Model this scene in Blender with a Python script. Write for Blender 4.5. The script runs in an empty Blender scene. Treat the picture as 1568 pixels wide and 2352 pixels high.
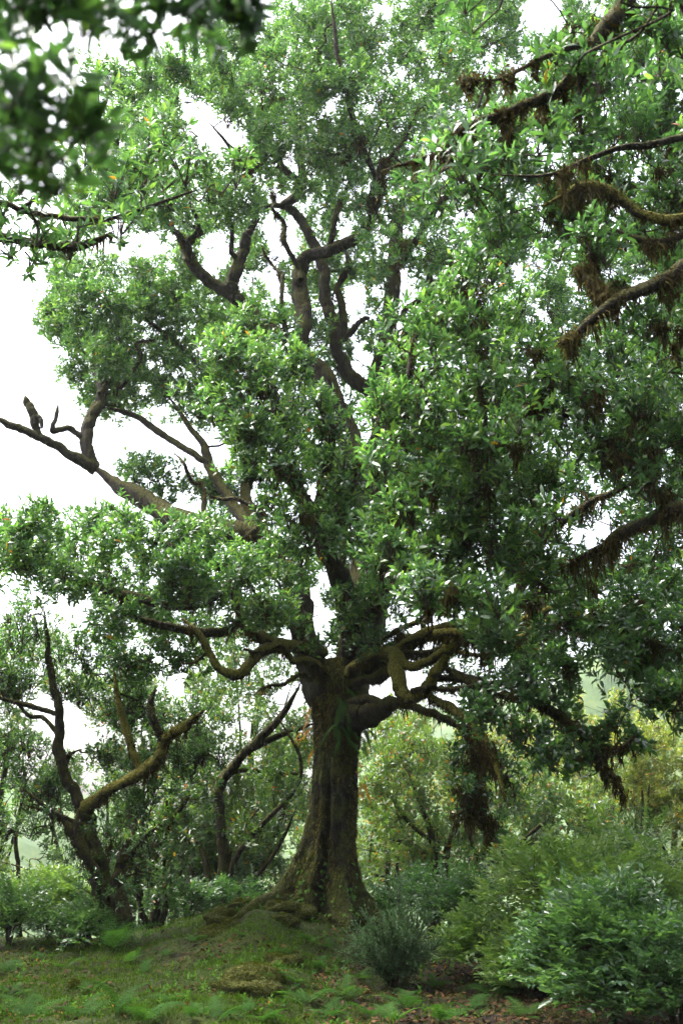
import bpy, math, random
import numpy as np
from mathutils import Matrix, Vector

# ------------------------------------------------------------------ camera, sky, sun, exposure
sc = bpy.context.scene
COL = sc.collection
PITCH = math.radians(17.5)
EYE = np.array([0.0, 0.0, 1.62])
cam_d = bpy.data.cameras.new('camera')
cam = bpy.data.objects.new('camera', cam_d)
COL.objects.link(cam)
cam.location = EYE
cam.rotation_euler = (math.radians(90) + PITCH, 0, 0)
cam_d.sensor_fit = 'HORIZONTAL'
cam_d.sensor_width = 24.0
cam_d.lens = 35.0
cam_d.clip_start = 0.05
cam_d.clip_end = 2000
cam_d.dof.use_dof = True
cam_d.dof.focus_distance = 11.5
cam_d.dof.aperture_fstop = 2.0
sc.camera = cam

SUN_EL, SUN_AZ = math.radians(60), math.radians(-72)     # azimuth from +Y towards +X
world = bpy.data.worlds.new('World')
sc.world = world
world.use_nodes = True
wn = world.node_tree
wn.nodes.clear()
sky = wn.nodes.new('ShaderNodeTexSky')
sky.sky_type = 'NISHITA'
sky.sun_disc = False
sky.sun_elevation = SUN_EL
sky.sun_rotation = SUN_AZ
sky.air_density = 1.0
sky.dust_density = 6.0
sky.ozone_density = 1.0
hs = wn.nodes.new('ShaderNodeHueSaturation')
hs.inputs['Saturation'].default_value = 0.42
wn.links.new(sky.outputs[0], hs.inputs['Color'])
bg = wn.nodes.new('ShaderNodeBackground')
bg.inputs['Strength'].default_value = 0.15
wn.links.new(hs.outputs[0], bg.inputs['Color'])
wo = wn.nodes.new('ShaderNodeOutputWorld')
wn.links.new(bg.outputs[0], wo.inputs['Surface'])

sun_d = bpy.data.lights.new('sun', 'SUN')
sun_d.energy = 1.5
sun_d.angle = math.radians(40)
sun_d.color = (1.0, 0.98, 0.95)
sun = bpy.data.objects.new('sun', sun_d)
COL.objects.link(sun)
sdir = Vector((math.sin(SUN_AZ) * math.cos(SUN_EL), math.cos(SUN_AZ) * math.cos(SUN_EL), math.sin(SUN_EL)))
sun.rotation_euler = sdir.to_track_quat('Z', 'Y').to_euler()
sun.location = (0, 0, 40)

sc.view_settings.view_transform = 'Standard'
sc.view_settings.look = 'None'
sc.view_settings.gamma = 1.0
sc.view_settings.exposure = 2.55
sc.render.engine = 'CYCLES'
sc.cycles.max_bounces = 6
sc.cycles.diffuse_bounces = 3
sc.cycles.glossy_bounces = 2
sc.cycles.transmission_bounces = 4
sc.cycles.volume_bounces = 1
sc.cycles.use_denoising = True
sc.cycles.sample_clamp_indirect = 8.0

# ------------------------------------------------------------------ helpers
RNG = np.random.default_rng(11)
random.seed(5)
PW, PH = 1568.0, 2352.0
FPX = PW * 35.0 / 24.0
FWD = np.array([0, math.cos(PITCH), math.sin(PITCH)])
UPV = np.array([0, -math.sin(PITCH), math.cos(PITCH)])
ZUP = np.array([0.0, 0, 1.0])

def at(px, py, d):
    """direction from a photo pixel, carried to the distance d (metres along the ground)"""
    v = FWD + np.array([1.0, 0, 0]) * (px - PW / 2) / FPX + UPV * (PH / 2 - py) / FPX
    return EYE + v * (d / v[1])

def mpp(p):
    return float(np.dot(np.asarray(p) - EYE, FWD)) / FPX

def project(P):
    r = P - EYE
    z = np.maximum(r @ FWD, 0.05)
    return PW / 2 + FPX * r[:, 0] / z, PH / 2 - FPX * (r @ UPV) / z

def unit(a):
    return a / np.maximum(np.linalg.norm(a, axis=-1, keepdims=True), 1e-9)

def in_poly(x, y, poly):
    x = np.asarray(x, float); y = np.asarray(y, float)
    c = np.zeros(x.shape, bool)
    n = len(poly)
    for i in range(n):
        x1, y1 = poly[i]; x2, y2 = poly[i - 1]
        cond = (y1 > y) != (y2 > y)
        xi = (x2 - x1) * (y - y1) / ((y2 - y1) if y2 != y1 else 1e-9) + x1
        c ^= cond & (x < xi)
    return c

def vnoise(x, y, seed=0):
    """smooth value noise for the terrain"""
    x = np.asarray(x, float); y = np.asarray(y, float)
    xi = np.floor(x).astype(np.int64); yi = np.floor(y).astype(np.int64)
    fx = x - xi; fy = y - yi
    fx = fx * fx * (3 - 2 * fx); fy = fy * fy * (3 - 2 * fy)
    def h(a, b):
        n = (a * 374761393 + b * 668265263 + seed * 1442695041) & 0x7fffffff
        n = ((n ^ (n >> 13)) * 1274126177) & 0x7fffffff
        return ((n ^ (n >> 16)) & 0xffff) / 65535.0
    return (h(xi, yi) * (1 - fx) + h(xi + 1, yi) * fx) * (1 - fy) + (h(xi, yi + 1) * (1 - fx) + h(xi + 1, yi + 1) * fx) * fy - 0.5

class Buf:
    def __init__(self):
        self.v = []; self.t = []; self.q = []; self.a = []; self.n = 0
    def add(self, V, T=None, Q=None, tint=None):
        V = np.asarray(V, float).reshape(-1, 3)
        if len(V) == 0: return
        if T is not None and len(T): self.t.append(np.asarray(T, np.int64).reshape(-1, 3) + self.n)
        if Q is not None and len(Q): self.q.append(np.asarray(Q, np.int64).reshape(-1, 4) + self.n)
        self.v.append(V)
        self.a.append(np.full(len(V), 0.5) if tint is None else np.broadcast_to(np.asarray(tint, float), (len(V),)))
        self.n += len(V)
    def mesh(self, name, mat, origin=(0, 0, 0), smooth=True):
        V = np.concatenate(self.v) - np.asarray(origin, float)
        A = np.concatenate(self.a)
        T = np.concatenate(self.t) if self.t else np.zeros((0, 3), np.int64)
        Q = np.concatenate(self.q) if self.q else np.zeros((0, 4), np.int64)
        me = bpy.data.meshes.new(name)
        me.vertices.add(len(V))
        me.vertices.foreach_set('co', V.astype(np.float32).ravel())
        L = np.concatenate([T.ravel(), Q.ravel()]).astype(np.int32)
        me.loops.add(len(L))
        me.loops.foreach_set('vertex_index', L)
        st = np.concatenate([np.arange(len(T)) * 3, len(T) * 3 + np.arange(len(Q)) * 4]).astype(np.int32)
        me.polygons.add(len(st))
        me.polygons.foreach_set('loop_start', st)
        at_ = me.attributes.new('tint', 'FLOAT', 'POINT')
        at_.data.foreach_set('value', A.astype(np.float32))
        me.update(calc_edges=True)
        if smooth:
            me.polygons.foreach_set('use_smooth', np.ones(len(st), bool))
        if mat is not None: me.materials.append(mat)
        return me
    def build(self, name, mat, parent=None, smooth=True, kind=None):
        if self.n == 0: return None
        o = bpy.data.objects.new(name, self.mesh(name, mat, parent.location if parent else (0, 0, 0), smooth))
        COL.objects.link(o)
        if parent: o.parent = parent
        if kind: o['kind'] = kind
        return o

def thing(name, label, cat, loc, group=None):
    o = bpy.data.objects.new(name, None)
    COL.objects.link(o)
    o.location = [float(c) for c in loc]
    o['label'] = label; o['category'] = cat
    if group: o['group'] = group
    return o

def tag(o, label, cat, group=None):
    o['label'] = label; o['category'] = cat
    if group: o['group'] = group
    return o

def smooth_path(P, n=5):
    """Catmull-Rom through points (any number of columns)"""
    P = np.asarray(P, float)
    if len(P) < 3:
        t = np.linspace(0, 1, n + 1)[:, None]
        return P[0] * (1 - t) + P[-1] * t
    E = np.vstack([2 * P[0] - P[1], P, 2 * P[-1] - P[-2]])
    out = []
    for i in range(1, len(E) - 2):
        a, b, c, d = E[i - 1], E[i], E[i + 1], E[i + 2]
        for t in np.arange(n) / n:
            out.append(0.5 * (2 * b + (c - a) * t + (2 * a - 5 * b + 4 * c - d) * t * t + (3 * b - a - 3 * c + d) * t ** 3))
    out.append(P[-1])
    return np.array(out)

def tube(buf, P, R, sides=8, rough=0.12, tint=0.5, phase=0.0):
    P = np.asarray(P, float); R = np.maximum(np.asarray(R, float), 0.0012)
    n = len(P)
    T = unit(np.gradient(P, axis=0))
    ref = np.array([0.0, 0, 1]) if abs(T[0, 2]) < 0.9 else np.array([1.0, 0, 0])
    u = unit(np.cross(T[0], ref))
    V = np.zeros((n, sides, 3))
    ang = np.arange(sides) * 2 * math.pi / sides
    sl = np.concatenate([[0], np.cumsum(np.linalg.norm(np.diff(P, axis=0), axis=1))])
    q = P[0, 0] * 13.7 + P[0, 2] * 5.1
    if rough > 0:
        rm = max(R.max(), .02)
        S2, A2 = np.meshgrid(sl / (rm * 1.6) + q, ang, indexing='ij')
        lump = 1 + rough * (1.5 * vnoise(S2 * .6, np.cos(A2) * 1.3 + np.sin(A2) * 1.7 + q, 91) + 1.2 * vnoise(S2 * 2, np.cos(A2) * 2.6 + np.sin(A2) * 3.1, 92) + .35 * (RNG.random(S2.shape) - .5))
    else: lump = np.ones((n, sides))
    for i in range(n):
        u = u - T[i] * np.dot(u, T[i]); u = u / (np.linalg.norm(u) + 1e-9)
        w = np.cross(T[i], u)
        rr = R[i] * lump[i]
        V[i] = P[i] + (np.cos(ang) * rr)[:, None] * u + (np.sin(ang) * rr)[:, None] * w
    base = np.arange(n - 1)[:, None] * sides
    k = np.arange(sides)[None]
    k2 = (k + 1) % sides
    Q = np.stack([base + k, base + k2, base + sides + k2, base + sides + k], -1).reshape(-1, 4)
    V = V.reshape(-1, 3)
    c0 = len(V)
    V = np.vstack([V, P[-1] + T[-1] * R[-1] * 0.6])
    tip = np.stack([(n - 1) * sides + np.arange(sides), (n - 1) * sides + (np.arange(sides) + 1) % sides, np.full(sides, c0)], -1)
    buf.add(V, tip, Q, tint)

# leaf shapes: x along the blade, y across, z up
LEAF_HI_V = np.array([(0, 0, 0), (.28, -.40, .05), (.28, 0, 0), (.28, .40, .05), (.64, -.40, .035), (.64, 0, -.03), (.64, .40, .035), (1, 0, -.12)])
LEAF_HI_T = np.array([(0, 1, 2), (0, 2, 3), (4, 7, 5), (5, 7, 6)])
LEAF_HI_Q = np.array([(1, 4, 5, 2), (2, 5, 6, 3)])
LEAF_LO_V = np.array([(0, 0, 0), (.46, -.5, .06), (.46, .5, .06), (1, 0, -.08)])
LEAF_LO_T = np.array([(0, 1, 3), (0, 3, 2)])

LEAF_MID_V = np.array([(0, 0, 0), (.3, -.43, .05), (.3, .43, .05), (.68, -.38, -.03), (.68, .38, -.03), (1, 0, -.13)])
LEAF_MID_T = np.array([(0, 1, 2), (3, 5, 4)])
LEAF_MID_Q = np.array([(1, 3, 4, 2)])

def leaf_frames(P, D, N):
    D = unit(D)
    S = unit(np.cross(N, D))
    N = np.cross(D, S)
    return D, S, N

def add_leaves(buf, P, D, N, L, Wd, tint, hi=True):
    n = len(P)
    if n == 0: return
    D, S, N = leaf_frames(P, D, N)
    T0, TT, QQ = (LEAF_MID_V, LEAF_MID_T, LEAF_MID_Q) if hi == 'mid' else (LEAF_HI_V, LEAF_HI_T, LEAF_HI_Q) if hi else (LEAF_LO_V, LEAF_LO_T, None)
    k = len(T0)
    bend = (RNG.random(n) * 1.6)[:, None]
    x = T0[None, :, 0] * L[:, None]
    y = T0[None, :, 1] * Wd[:, None]
    z = np.where(T0[:, 1] != 0, 1.0, 0.0)[None] * Wd[:, None] * 0.22 + np.minimum(T0[:, 2], 0)[None] * L[:, None] * bend * 1.4
    V = P[:, None] + x[..., None] * D[:, None] + y[..., None] * S[:, None] + z[..., None] * N[:, None]
    off = (np.arange(n) * k)[:, None, None]
    if hi:
        buf.add(V.reshape(-1, 3), (TT[None] + off).reshape(-1, 3), (QQ[None] + off).reshape(-1, 4), np.repeat(tint, k))
    else:
        buf.add(V.reshape(-1, 3), (LEAF_LO_T[None] + off).reshape(-1, 3), None, np.repeat(tint, k))

def shoot_leaves(S, A, nl, L, spread=1.0, tint_mu=0.5, tint_sd=0.14, yellow=0.012, aspect=0.36):
    """leaves of K shoots at points S with axes A: arrays for add_leaves"""
    K = len(S)
    A = unit(A)
    ref = np.where(np.abs(A[:, 2:3]) < 0.9, ZUP[None], np.array([[1.0, 0, 0]]))
    U = unit(np.cross(A, ref)); Wv = np.cross(A, U)
    i = np.arange(nl)[None]
    ph = i * 2.399 + RNG.random((K, 1)) * 6.28 + RNG.normal(0, .25, (K, nl))
    f = i / (nl - 1.0)
    th = np.radians(18 + 62 * f * spread) + RNG.normal(0, .16, (K, nl))
    off = -f * 0.95 * L + RNG.normal(0, .006, (K, nl))
    rad = np.cos(ph)[..., None] * U[:, None] + np.sin(ph)[..., None] * Wv[:, None]
    D = A[:, None] * np.cos(th)[..., None] + rad * np.sin(th)[..., None]
    D = D + RNG.normal(0, .12, D.shape)
    N = A[:, None] * np.sin(th)[..., None] - rad * np.cos(th)[..., None] + RNG.normal(0, .42, D.shape)
    P = S[:, None] + A[:, None] * off[..., None]
    Ln = L * (0.8 + 0.55 * RNG.random((K, nl))) * (1 - 0.22 * (1 - f))
    tint = np.clip(tint_mu + RNG.normal(0, tint_sd * .6, (K, 1)) + RNG.normal(0, tint_sd, (K, nl)) + 0.14 * (1 - f) ** 3, 0.02, 0.86)
    tint = np.where(RNG.random((K, nl)) < yellow, 0.93 + 0.07 * RNG.random((K, nl)), tint)
    fl = lambda a: a.reshape(-1, a.shape[-1])
    Ln = Ln.ravel()
    return fl(P), fl(D), fl(N), Ln, Ln * aspect * (0.85 + .3 * RNG.random(len(Ln))), tint.ravel()

def add_strands(buf, P, D, L, Wd, tint, droop=0.6, out_w=None):
    """tapering ribbons that start along D and sag: moss, grass, needles"""
    n = len(P)
    if n == 0: return
    D = unit(D)
    a = RNG.random(n) * math.pi
    side = np.stack([np.cos(a), np.sin(a), np.zeros(n)], -1)
    side = unit(side - D * np.sum(side * D, -1, keepdims=True))
    g = np.array([0, 0, -1.0])
    p1 = P + D * (L * .5)[:, None] + g * (L * droop * .12)[:, None]
    p2 = P + D * L[:, None] * (1 - .35 * droop) + g * (L * droop * .55)[:, None]
    w = (Wd * .5)[:, None]
    V = np.stack([P - side * w, P + side * w, p1 - side * w * .8, p1 + side * w * .8, p2], 1)
    off = (np.arange(n) * 5)[:, None, None]
    Q = (np.array([[0, 1, 3, 2]])[None] + off).reshape(-1, 4)
    T = (np.array([[2, 3, 4]])[None] + off).reshape(-1, 3)
    buf.add(V.reshape(-1, 3), T, Q, np.repeat(tint, 5))

def prisms(buf, A, B, ra, rb):
    """many three-sided straight twigs at once"""
    A = np.asarray(A, float); B = np.asarray(B, float); n = len(A)
    if n == 0: return
    T_ = unit(B - A)
    ref = np.where(np.abs(T_[:, 2:3]) < .9, ZUP[None], np.array([[1.0, 0, 0]]))
    u = unit(np.cross(T_, ref)); w = np.cross(T_, u)
    ra = np.broadcast_to(ra, (n,)); rb = np.broadcast_to(rb, (n,))
    V = np.zeros((n, 6, 3))
    for k in range(3):
        e = math.cos(k * 2.0944) * u + math.sin(k * 2.0944) * w
        V[:, k] = A + e * ra[:, None]; V[:, 3 + k] = B + e * rb[:, None]
    Q = np.array([(0, 1, 4, 3), (1, 2, 5, 4), (2, 0, 3, 5)])[None] + (np.arange(n) * 6)[:, None, None]
    buf.add(V.reshape(-1, 3), None, Q.reshape(-1, 4))

def moss_on(buf, P, R, per_m, long_m=0.14, beard=0.5, width=0.016):
    """moss along a limb: short fur all round and beards hanging in patches below"""
    P = np.asarray(P, float); R = np.asarray(R, float)
    seg = np.linalg.norm(np.diff(P, axis=0), axis=1)
    tot = seg.sum()
    n = int(per_m * tot * .34)
    if n < 2: return
    cs = np.concatenate([[0], np.cumsum(seg)])
    s = RNG.random(n) * tot
    c = np.stack([np.interp(s, cs, P[:, k]) for k in range(3)], -1)
    r = np.interp(s, cs, R)
    idx = np.clip(np.searchsorted(cs, s) - 1, 0, len(P) - 2)
    T = unit(P[idx + 1] - P[idx])
    rv = RNG.normal(0, 1, (n, 3))
    hang = RNG.random(n) < beard
    rv[hang, 2] -= 1.1
    rv = unit(rv - T * np.sum(rv * T, -1, keepdims=True))
    q = P[0, 0] * 37 + P[0, 2] * 11
    pat = np.clip(.5 + 1.3 * vnoise(s * 5.5 + q, s * 0, 81) + .9 * vnoise(s * 15 + q, s * 0, 82), 0, 1.3)
    L = np.where(hang, long_m * (.12 + 1.0 * pat ** 2) * (.3 + .9 * RNG.random(n) ** 1.5), (0.2 * long_m + .012) * (.4 + RNG.random(n)) * .7)
    D = np.where(hang[:, None], rv * .6 + np.array([0, 0, -.7]) + RNG.normal(0, .55, (n, 3)), rv + RNG.normal(0, .55, (n, 3)))
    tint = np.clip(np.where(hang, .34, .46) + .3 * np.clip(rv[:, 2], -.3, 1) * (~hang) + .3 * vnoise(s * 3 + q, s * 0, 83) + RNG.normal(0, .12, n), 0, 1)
    c = c + T * RNG.normal(0, .012, (n, 1))
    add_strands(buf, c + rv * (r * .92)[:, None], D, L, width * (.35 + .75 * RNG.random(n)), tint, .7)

# ------------------------------------------------------------------ materials
def mat_new(name):
    m = bpy.data.materials.new(name)
    m.use_nodes = True
    nt = m.node_tree
    nt.nodes.clear()
    out = nt.nodes.new('ShaderNodeOutputMaterial')
    return m, nt, out

def node(nt, t, **kw):
    n = nt.nodes.new('ShaderNode' + t)
    for k, v in kw.items(): setattr(n, k, v)
    return n

def ramp(nt, stops, src):
    r = nt.nodes.new('ShaderNodeValToRGB')
    el = r.color_ramp.elements
    while len(el) < len(stops): el.new(0.5)
    for e, (p, c) in zip(el, stops):
        e.position = p; e.color = (*c, 1)
    nt.links.new(src, r.inputs[0])
    return r.outputs[0]

def leaf_mat(name, stops, rough=0.2, trans=0.4, spec=0.95, boost=(1.5, 1.7, .7)):
    m, nt, out = mat_new(name)
    a = node(nt, 'Attribute', attribute_name='tint')
    col = ramp(nt, stops, a.outputs['Fac'])
    tc = node(nt, 'TexCoord')
    no = node(nt, 'TexNoise'); no.inputs['Scale'].default_value = 26
    nt.links.new(tc.outputs['Object'], no.inputs['Vector'])
    mr = node(nt, 'MapRange'); mr.inputs['To Min'].default_value = .72; mr.inputs['To Max'].default_value = 1.28
    nt.links.new(no.outputs['Fac'], mr.inputs['Value'])
    mx = node(nt, 'Mix', data_type='RGBA', blend_type='MULTIPLY'); mx.inputs[0].default_value = 1
    nt.links.new(col, mx.inputs[6]); nt.links.new(mr.outputs[0], mx.inputs[7])
    p = node(nt, 'BsdfPrincipled')
    p.inputs['Roughness'].default_value = rough
    p.inputs['Specular IOR Level'].default_value = spec
    nt.links.new(mx.outputs[2], p.inputs['Base Color'])
    bp = node(nt, 'Bump'); bp.inputs['Strength'].default_value = .25; bp.inputs['Distance'].default_value = .01
    n2 = node(nt, 'TexNoise'); n2.inputs['Scale'].default_value = 60
    nt.links.new(tc.outputs['Object'], n2.inputs['Vector'])
    nt.links.new(n2.outputs['Fac'], bp.inputs['Height']); nt.links.new(bp.outputs[0], p.inputs['Normal'])
    tr = node(nt, 'BsdfTranslucent')
    mb = node(nt, 'Mix', data_type='RGBA', blend_type='MULTIPLY'); mb.inputs[0].default_value = 1
    nt.links.new(mx.outputs[2], mb.inputs[6]); mb.inputs[7].default_value = (*boost, 1)
    nt.links.new(mb.outputs[2], tr.inputs['Color'])
    ms = node(nt, 'MixShader'); ms.inputs[0].default_value = trans
    nt.links.new(p.outputs[0], ms.inputs[1]); nt.links.new(tr.outputs[0], ms.inputs[2])
    nt.links.new(ms.outputs[0], out.inputs[0])
    return m

YEL = [(.90, (.30, .24, .02)), (.96, (.42, .20, .015)), (1.0, (.35, .09, .01))]
M_LAUREL = leaf_mat('laurel_leaf', [(0, (.025, .056, .028)), (.4, (.052, .115, .046)), (.7, (.096, .185, .058)), (.87, (.17, .28, .068))] + YEL, trans=.44, boost=(1.5, 1.72, .8))
M_FAR = leaf_mat('far_leaf', [(0, (.024, .052, .02)), (.4, (.048, .105, .03)), (.7, (.095, .17, .038)), (.87, (.18, .26, .05))] + YEL, rough=.36, boost=(1.5, 1.65, .75))
M_GOLD = leaf_mat('golden_leaf', [(0, (.07, .11, .025)), (.4, (.13, .18, .035)), (.7, (.22, .25, .045)), (.87, (.32, .28, .05)), (.93, (.45, .28, .04)), (1, (.5, .2, .03))], rough=.45)
M_SHRUB = leaf_mat('shrub_leaf', [(0, (.03, .068, .034)), (.5, (.062, .13, .058)), (.87, (.13, .23, .085))] + YEL, rough=.27)
M_LIME = leaf_mat('lime_leaf', [(0, (.05, .1, .03)), (.5, (.1, .18, .05)), (.87, (.22, .31, .09))] + YEL, rough=.45)
M_FERN = leaf_mat('fern_leaf', [(0, (.028, .075, .018)), (.5, (.058, .14, .028)), (.87, (.12, .23, .045)), (1, (.30, .12, .02))], rough=.7, spec=.1)
M_DRYFERN = leaf_mat('dry_fern', [(0, (.22, .09, .012)), (.5, (.42, .17, .015)), (1, (.5, .3, .03))], rough=.6)
M_HEATH = leaf_mat('heath_needle', [(0, (.04, .08, .04)), (.5, (.075, .145, .07)), (1, (.13, .22, .1))], rough=.6, trans=.2, spec=.2)
M_GRASS = leaf_mat('grass_blade', [(0, (.022, .048, .007)), (.5, (.058, .11, .013)), (1, (.125, .175, .024))], rough=.75, spec=.1)
M_LITTER = leaf_mat('fallen_leaf', [(0, (.03, .017, .01)), (.4, (.06, .034, .016)), (.7, (.12, .065, .028)), (.9, (.2, .11, .035)), (1, (.45, .18, .02))], rough=.8, trans=.12, spec=.12, boost=(1, 1, 1))
M_MOSS = leaf_mat('moss_fibre', [(0, (.02, .016, .008)), (.3, (.048, .036, .014)), (.55, (.08, .066, .02)), (.8, (.13, .125, .028)), (1, (.18, .19, .04))], rough=.9, trans=.25, spec=.05, boost=(1.2, 1.1, .7))
M_GMOSS = leaf_mat('ground_moss_fibre', [(0, (.02, .026, .004)), (.5, (.052, .064, .008)), (1, (.11, .125, .016))], rough=.9, trans=.25, spec=.05, boost=(1.2, 1.2, .7))

def bark_mat(name, bark=(.026, .02, .015), moss=(.07, .066, .016), amt=.5, scale=9.0):
    m, nt, out = mat_new(name)
    tc = node(nt, 'TexCoord'); ge = node(nt, 'NewGeometry')
    n1 = node(nt, 'TexNoise'); n1.inputs['Scale'].default_value = scale * .35; n1.inputs['Detail'].default_value = 6; n1.inputs['Roughness'].default_value = .65
    n2 = node(nt, 'TexNoise'); n2.inputs['Scale'].default_value = scale * 6; n2.inputs['Detail'].default_value = 4
    n3 = node(nt, 'TexNoise'); n3.inputs['Scale'].default_value = scale * 1.3; n3.inputs['Detail'].default_value = 8
    mp = node(nt, 'Mapping'); mp.inputs['Scale'].default_value = (1.6, 1.6, .45)
    nt.links.new(tc.outputs['Object'], mp.inputs['Vector'])
    for n in (n1, n2): nt.links.new(tc.outputs['Object'], n.inputs['Vector'])
    nt.links.new(mp.outputs[0], n3.inputs['Vector'])
    sx = node(nt, 'SeparateXYZ'); nt.links.new(ge.outputs['Normal'], sx.inputs[0])
    # moss grows on upper sides and in patches
    a = node(nt, 'Math', operation='MULTIPLY_ADD'); a.inputs[1].default_value = .35; nt.links.new(sx.outputs['Z'], a.inputs[0]); nt.links.new(n1.outputs['Fac'], a.inputs[2])
    mr = node(nt, 'MapRange'); mr.inputs['From Min'].default_value = .75 - amt * .5; mr.inputs['From Max'].default_value = .95 - amt * .5
    nt.links.new(a.outputs[0], mr.inputs['Value'])
    cb = ramp(nt, [(.25, tuple(c * .45 for c in bark)), (.5, bark), (.68, tuple(c * 1.7 for c in bark)), (.78, (.2, .2, .17))], n3.outputs['Fac'])
    cm = ramp(nt, [(.3, tuple(c * .45 for c in moss)), (.55, moss), (.75, (moss[0] * 1.7, moss[1] * 1.75, moss[2] * 1.5))], n2.outputs['Fac'])
    mx = node(nt, 'Mix', data_type='RGBA'); nt.links.new(mr.outputs[0], mx.inputs[0]); nt.links.new(cb, mx.inputs[6]); nt.links.new(cm, mx.inputs[7])
    p = node(nt, 'BsdfPrincipled'); p.inputs['Roughness'].default_value = .88; p.inputs['Specular IOR Level'].default_value = .2
    nt.links.new(mx.outputs[2], p.inputs['Base Color'])
    ad = node(nt, 'Math', operation='MULTIPLY_ADD'); ad.inputs[1].default_value = .5
    nt.links.new(n2.outputs['Fac'], ad.inputs[0]); nt.links.new(n3.outputs['Fac'], ad.inputs[2])
    bp = node(nt, 'Bump'); bp.inputs['Strength'].default_value = 1.0; bp.inputs['Distance'].default_value = .09
    nt.links.new(ad.outputs[0], bp.inputs['Height']); nt.links.new(bp.outputs[0], p.inputs['Normal'])
    nt.links.new(p.outputs[0], out.inputs[0])
    return m

M_BARK = bark_mat('mossy_bark', amt=.62)
M_TRUNK = bark_mat('old_trunk_bark', bark=(.014, .011, .008), moss=(.058, .066, .012), amt=.62, scale=7)
M_MOSSY = bark_mat('thick_moss', moss=(.19, .175, .034), amt=1.05)
M_TWIG = bark_mat('twig_bark', bark=(.05, .04, .026), amt=.25)
M_ROCK = bark_mat('mossy_rock', bark=(.06, .05, .04), moss=(.075, .08, .014), amt=.95, scale=8)

def ground_mat():
    m, nt, out = mat_new('forest_floor')
    tc = node(nt, 'TexCoord')
    def nz(s, d=6, r=.6):
        n = node(nt, 'TexNoise'); n.inputs['Scale'].default_value = s; n.inputs['Detail'].default_value = d; n.inputs['Roughness'].default_value = r
        nt.links.new(tc.outputs['Object'], n.inputs['Vector']); return n.outputs['Fac']
    big, mid, fine = nz(.55), nz(3.2), nz(38, 4)
    soil = ramp(nt, [(.3, (.008, .006, .004)), (.5, (.018, .012, .008)), (.7, (.04, .026, .014))], fine)
    moss = ramp(nt, [(.3, (.012, .018, .003)), (.5, (.03, .043, .007)), (.72, (.065, .082, .013))], fine)
    sx = node(nt, 'SeparateXYZ'); nt.links.new(tc.outputs['Object'], sx.inputs[0])
    dry = node(nt, 'MapRange'); dry.inputs['From Min'].default_value = -.3; dry.inputs['From Max'].default_value = 1.2; dry.inputs['To Max'].default_value = -.2
    nt.links.new(sx.outputs['X'], dry.inputs['Value'])
    bx = node(nt, 'Math', operation='ADD'); nt.links.new(big, bx.inputs[0]); nt.links.new(dry.outputs[0], bx.inputs[1])
    ad = node(nt, 'Math', operation='MULTIPLY_ADD'); ad.inputs[1].default_value = .6; nt.links.new(mid, ad.inputs[0]); nt.links.new(bx.outputs[0], ad.inputs[2])
    mr = node(nt, 'MapRange'); mr.inputs['From Min'].default_value = .58; mr.inputs['From Max'].default_value = .78; nt.links.new(ad.outputs[0], mr.inputs['Value'])
    mx = node(nt, 'Mix', data_type='RGBA'); nt.links.new(mr.outputs[0], mx.inputs[0]); nt.links.new(soil, mx.inputs[6]); nt.links.new(moss, mx.inputs[7])
    p = node(nt, 'BsdfPrincipled'); p.inputs['Roughness'].default_value = .9; p.inputs['Specular IOR Level'].default_value = .2
    nt.links.new(mx.outputs[2], p.inputs['Base Color'])
    b = node(nt, 'Bump'); b.inputs['Strength'].default_value = .9; b.inputs['Distance'].default_value = .04
    ad2 = node(nt, 'Math', operation='MULTIPLY_ADD'); ad2.inputs[1].default_value = .6; nt.links.new(fine, ad2.inputs[0]); nt.links.new(nz(11), ad2.inputs[2])
    nt.links.new(ad2.outputs[0], b.inputs['Height']); nt.links.new(b.outputs[0], p.inputs['Normal'])
    nt.links.new(p.outputs[0], out.inputs[0])
    return m
M_GROUND = ground_mat()

def hill_mat():
    m, nt, out = mat_new('wooded_hill')
    tc = node(nt, 'TexCoord')
    n = node(nt, 'TexNoise'); n.inputs['Scale'].default_value = .35; n.inputs['Detail'].default_value = 8; n.inputs['Roughness'].default_value = .7
    nt.links.new(tc.outputs['Object'], n.inputs['Vector'])
    c = ramp(nt, [(.3, (.02, .045, .015)), (.55, (.06, .1, .03)), (.75, (.14, .16, .045))], n.outputs['Fac'])
    p = node(nt, 'BsdfPrincipled'); p.inputs['Roughness'].default_value = .9
    nt.links.new(c, p.inputs['Base Color']); nt.links.new(p.outputs[0], out.inputs[0])
    return m
M_HILL = hill_mat()

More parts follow.
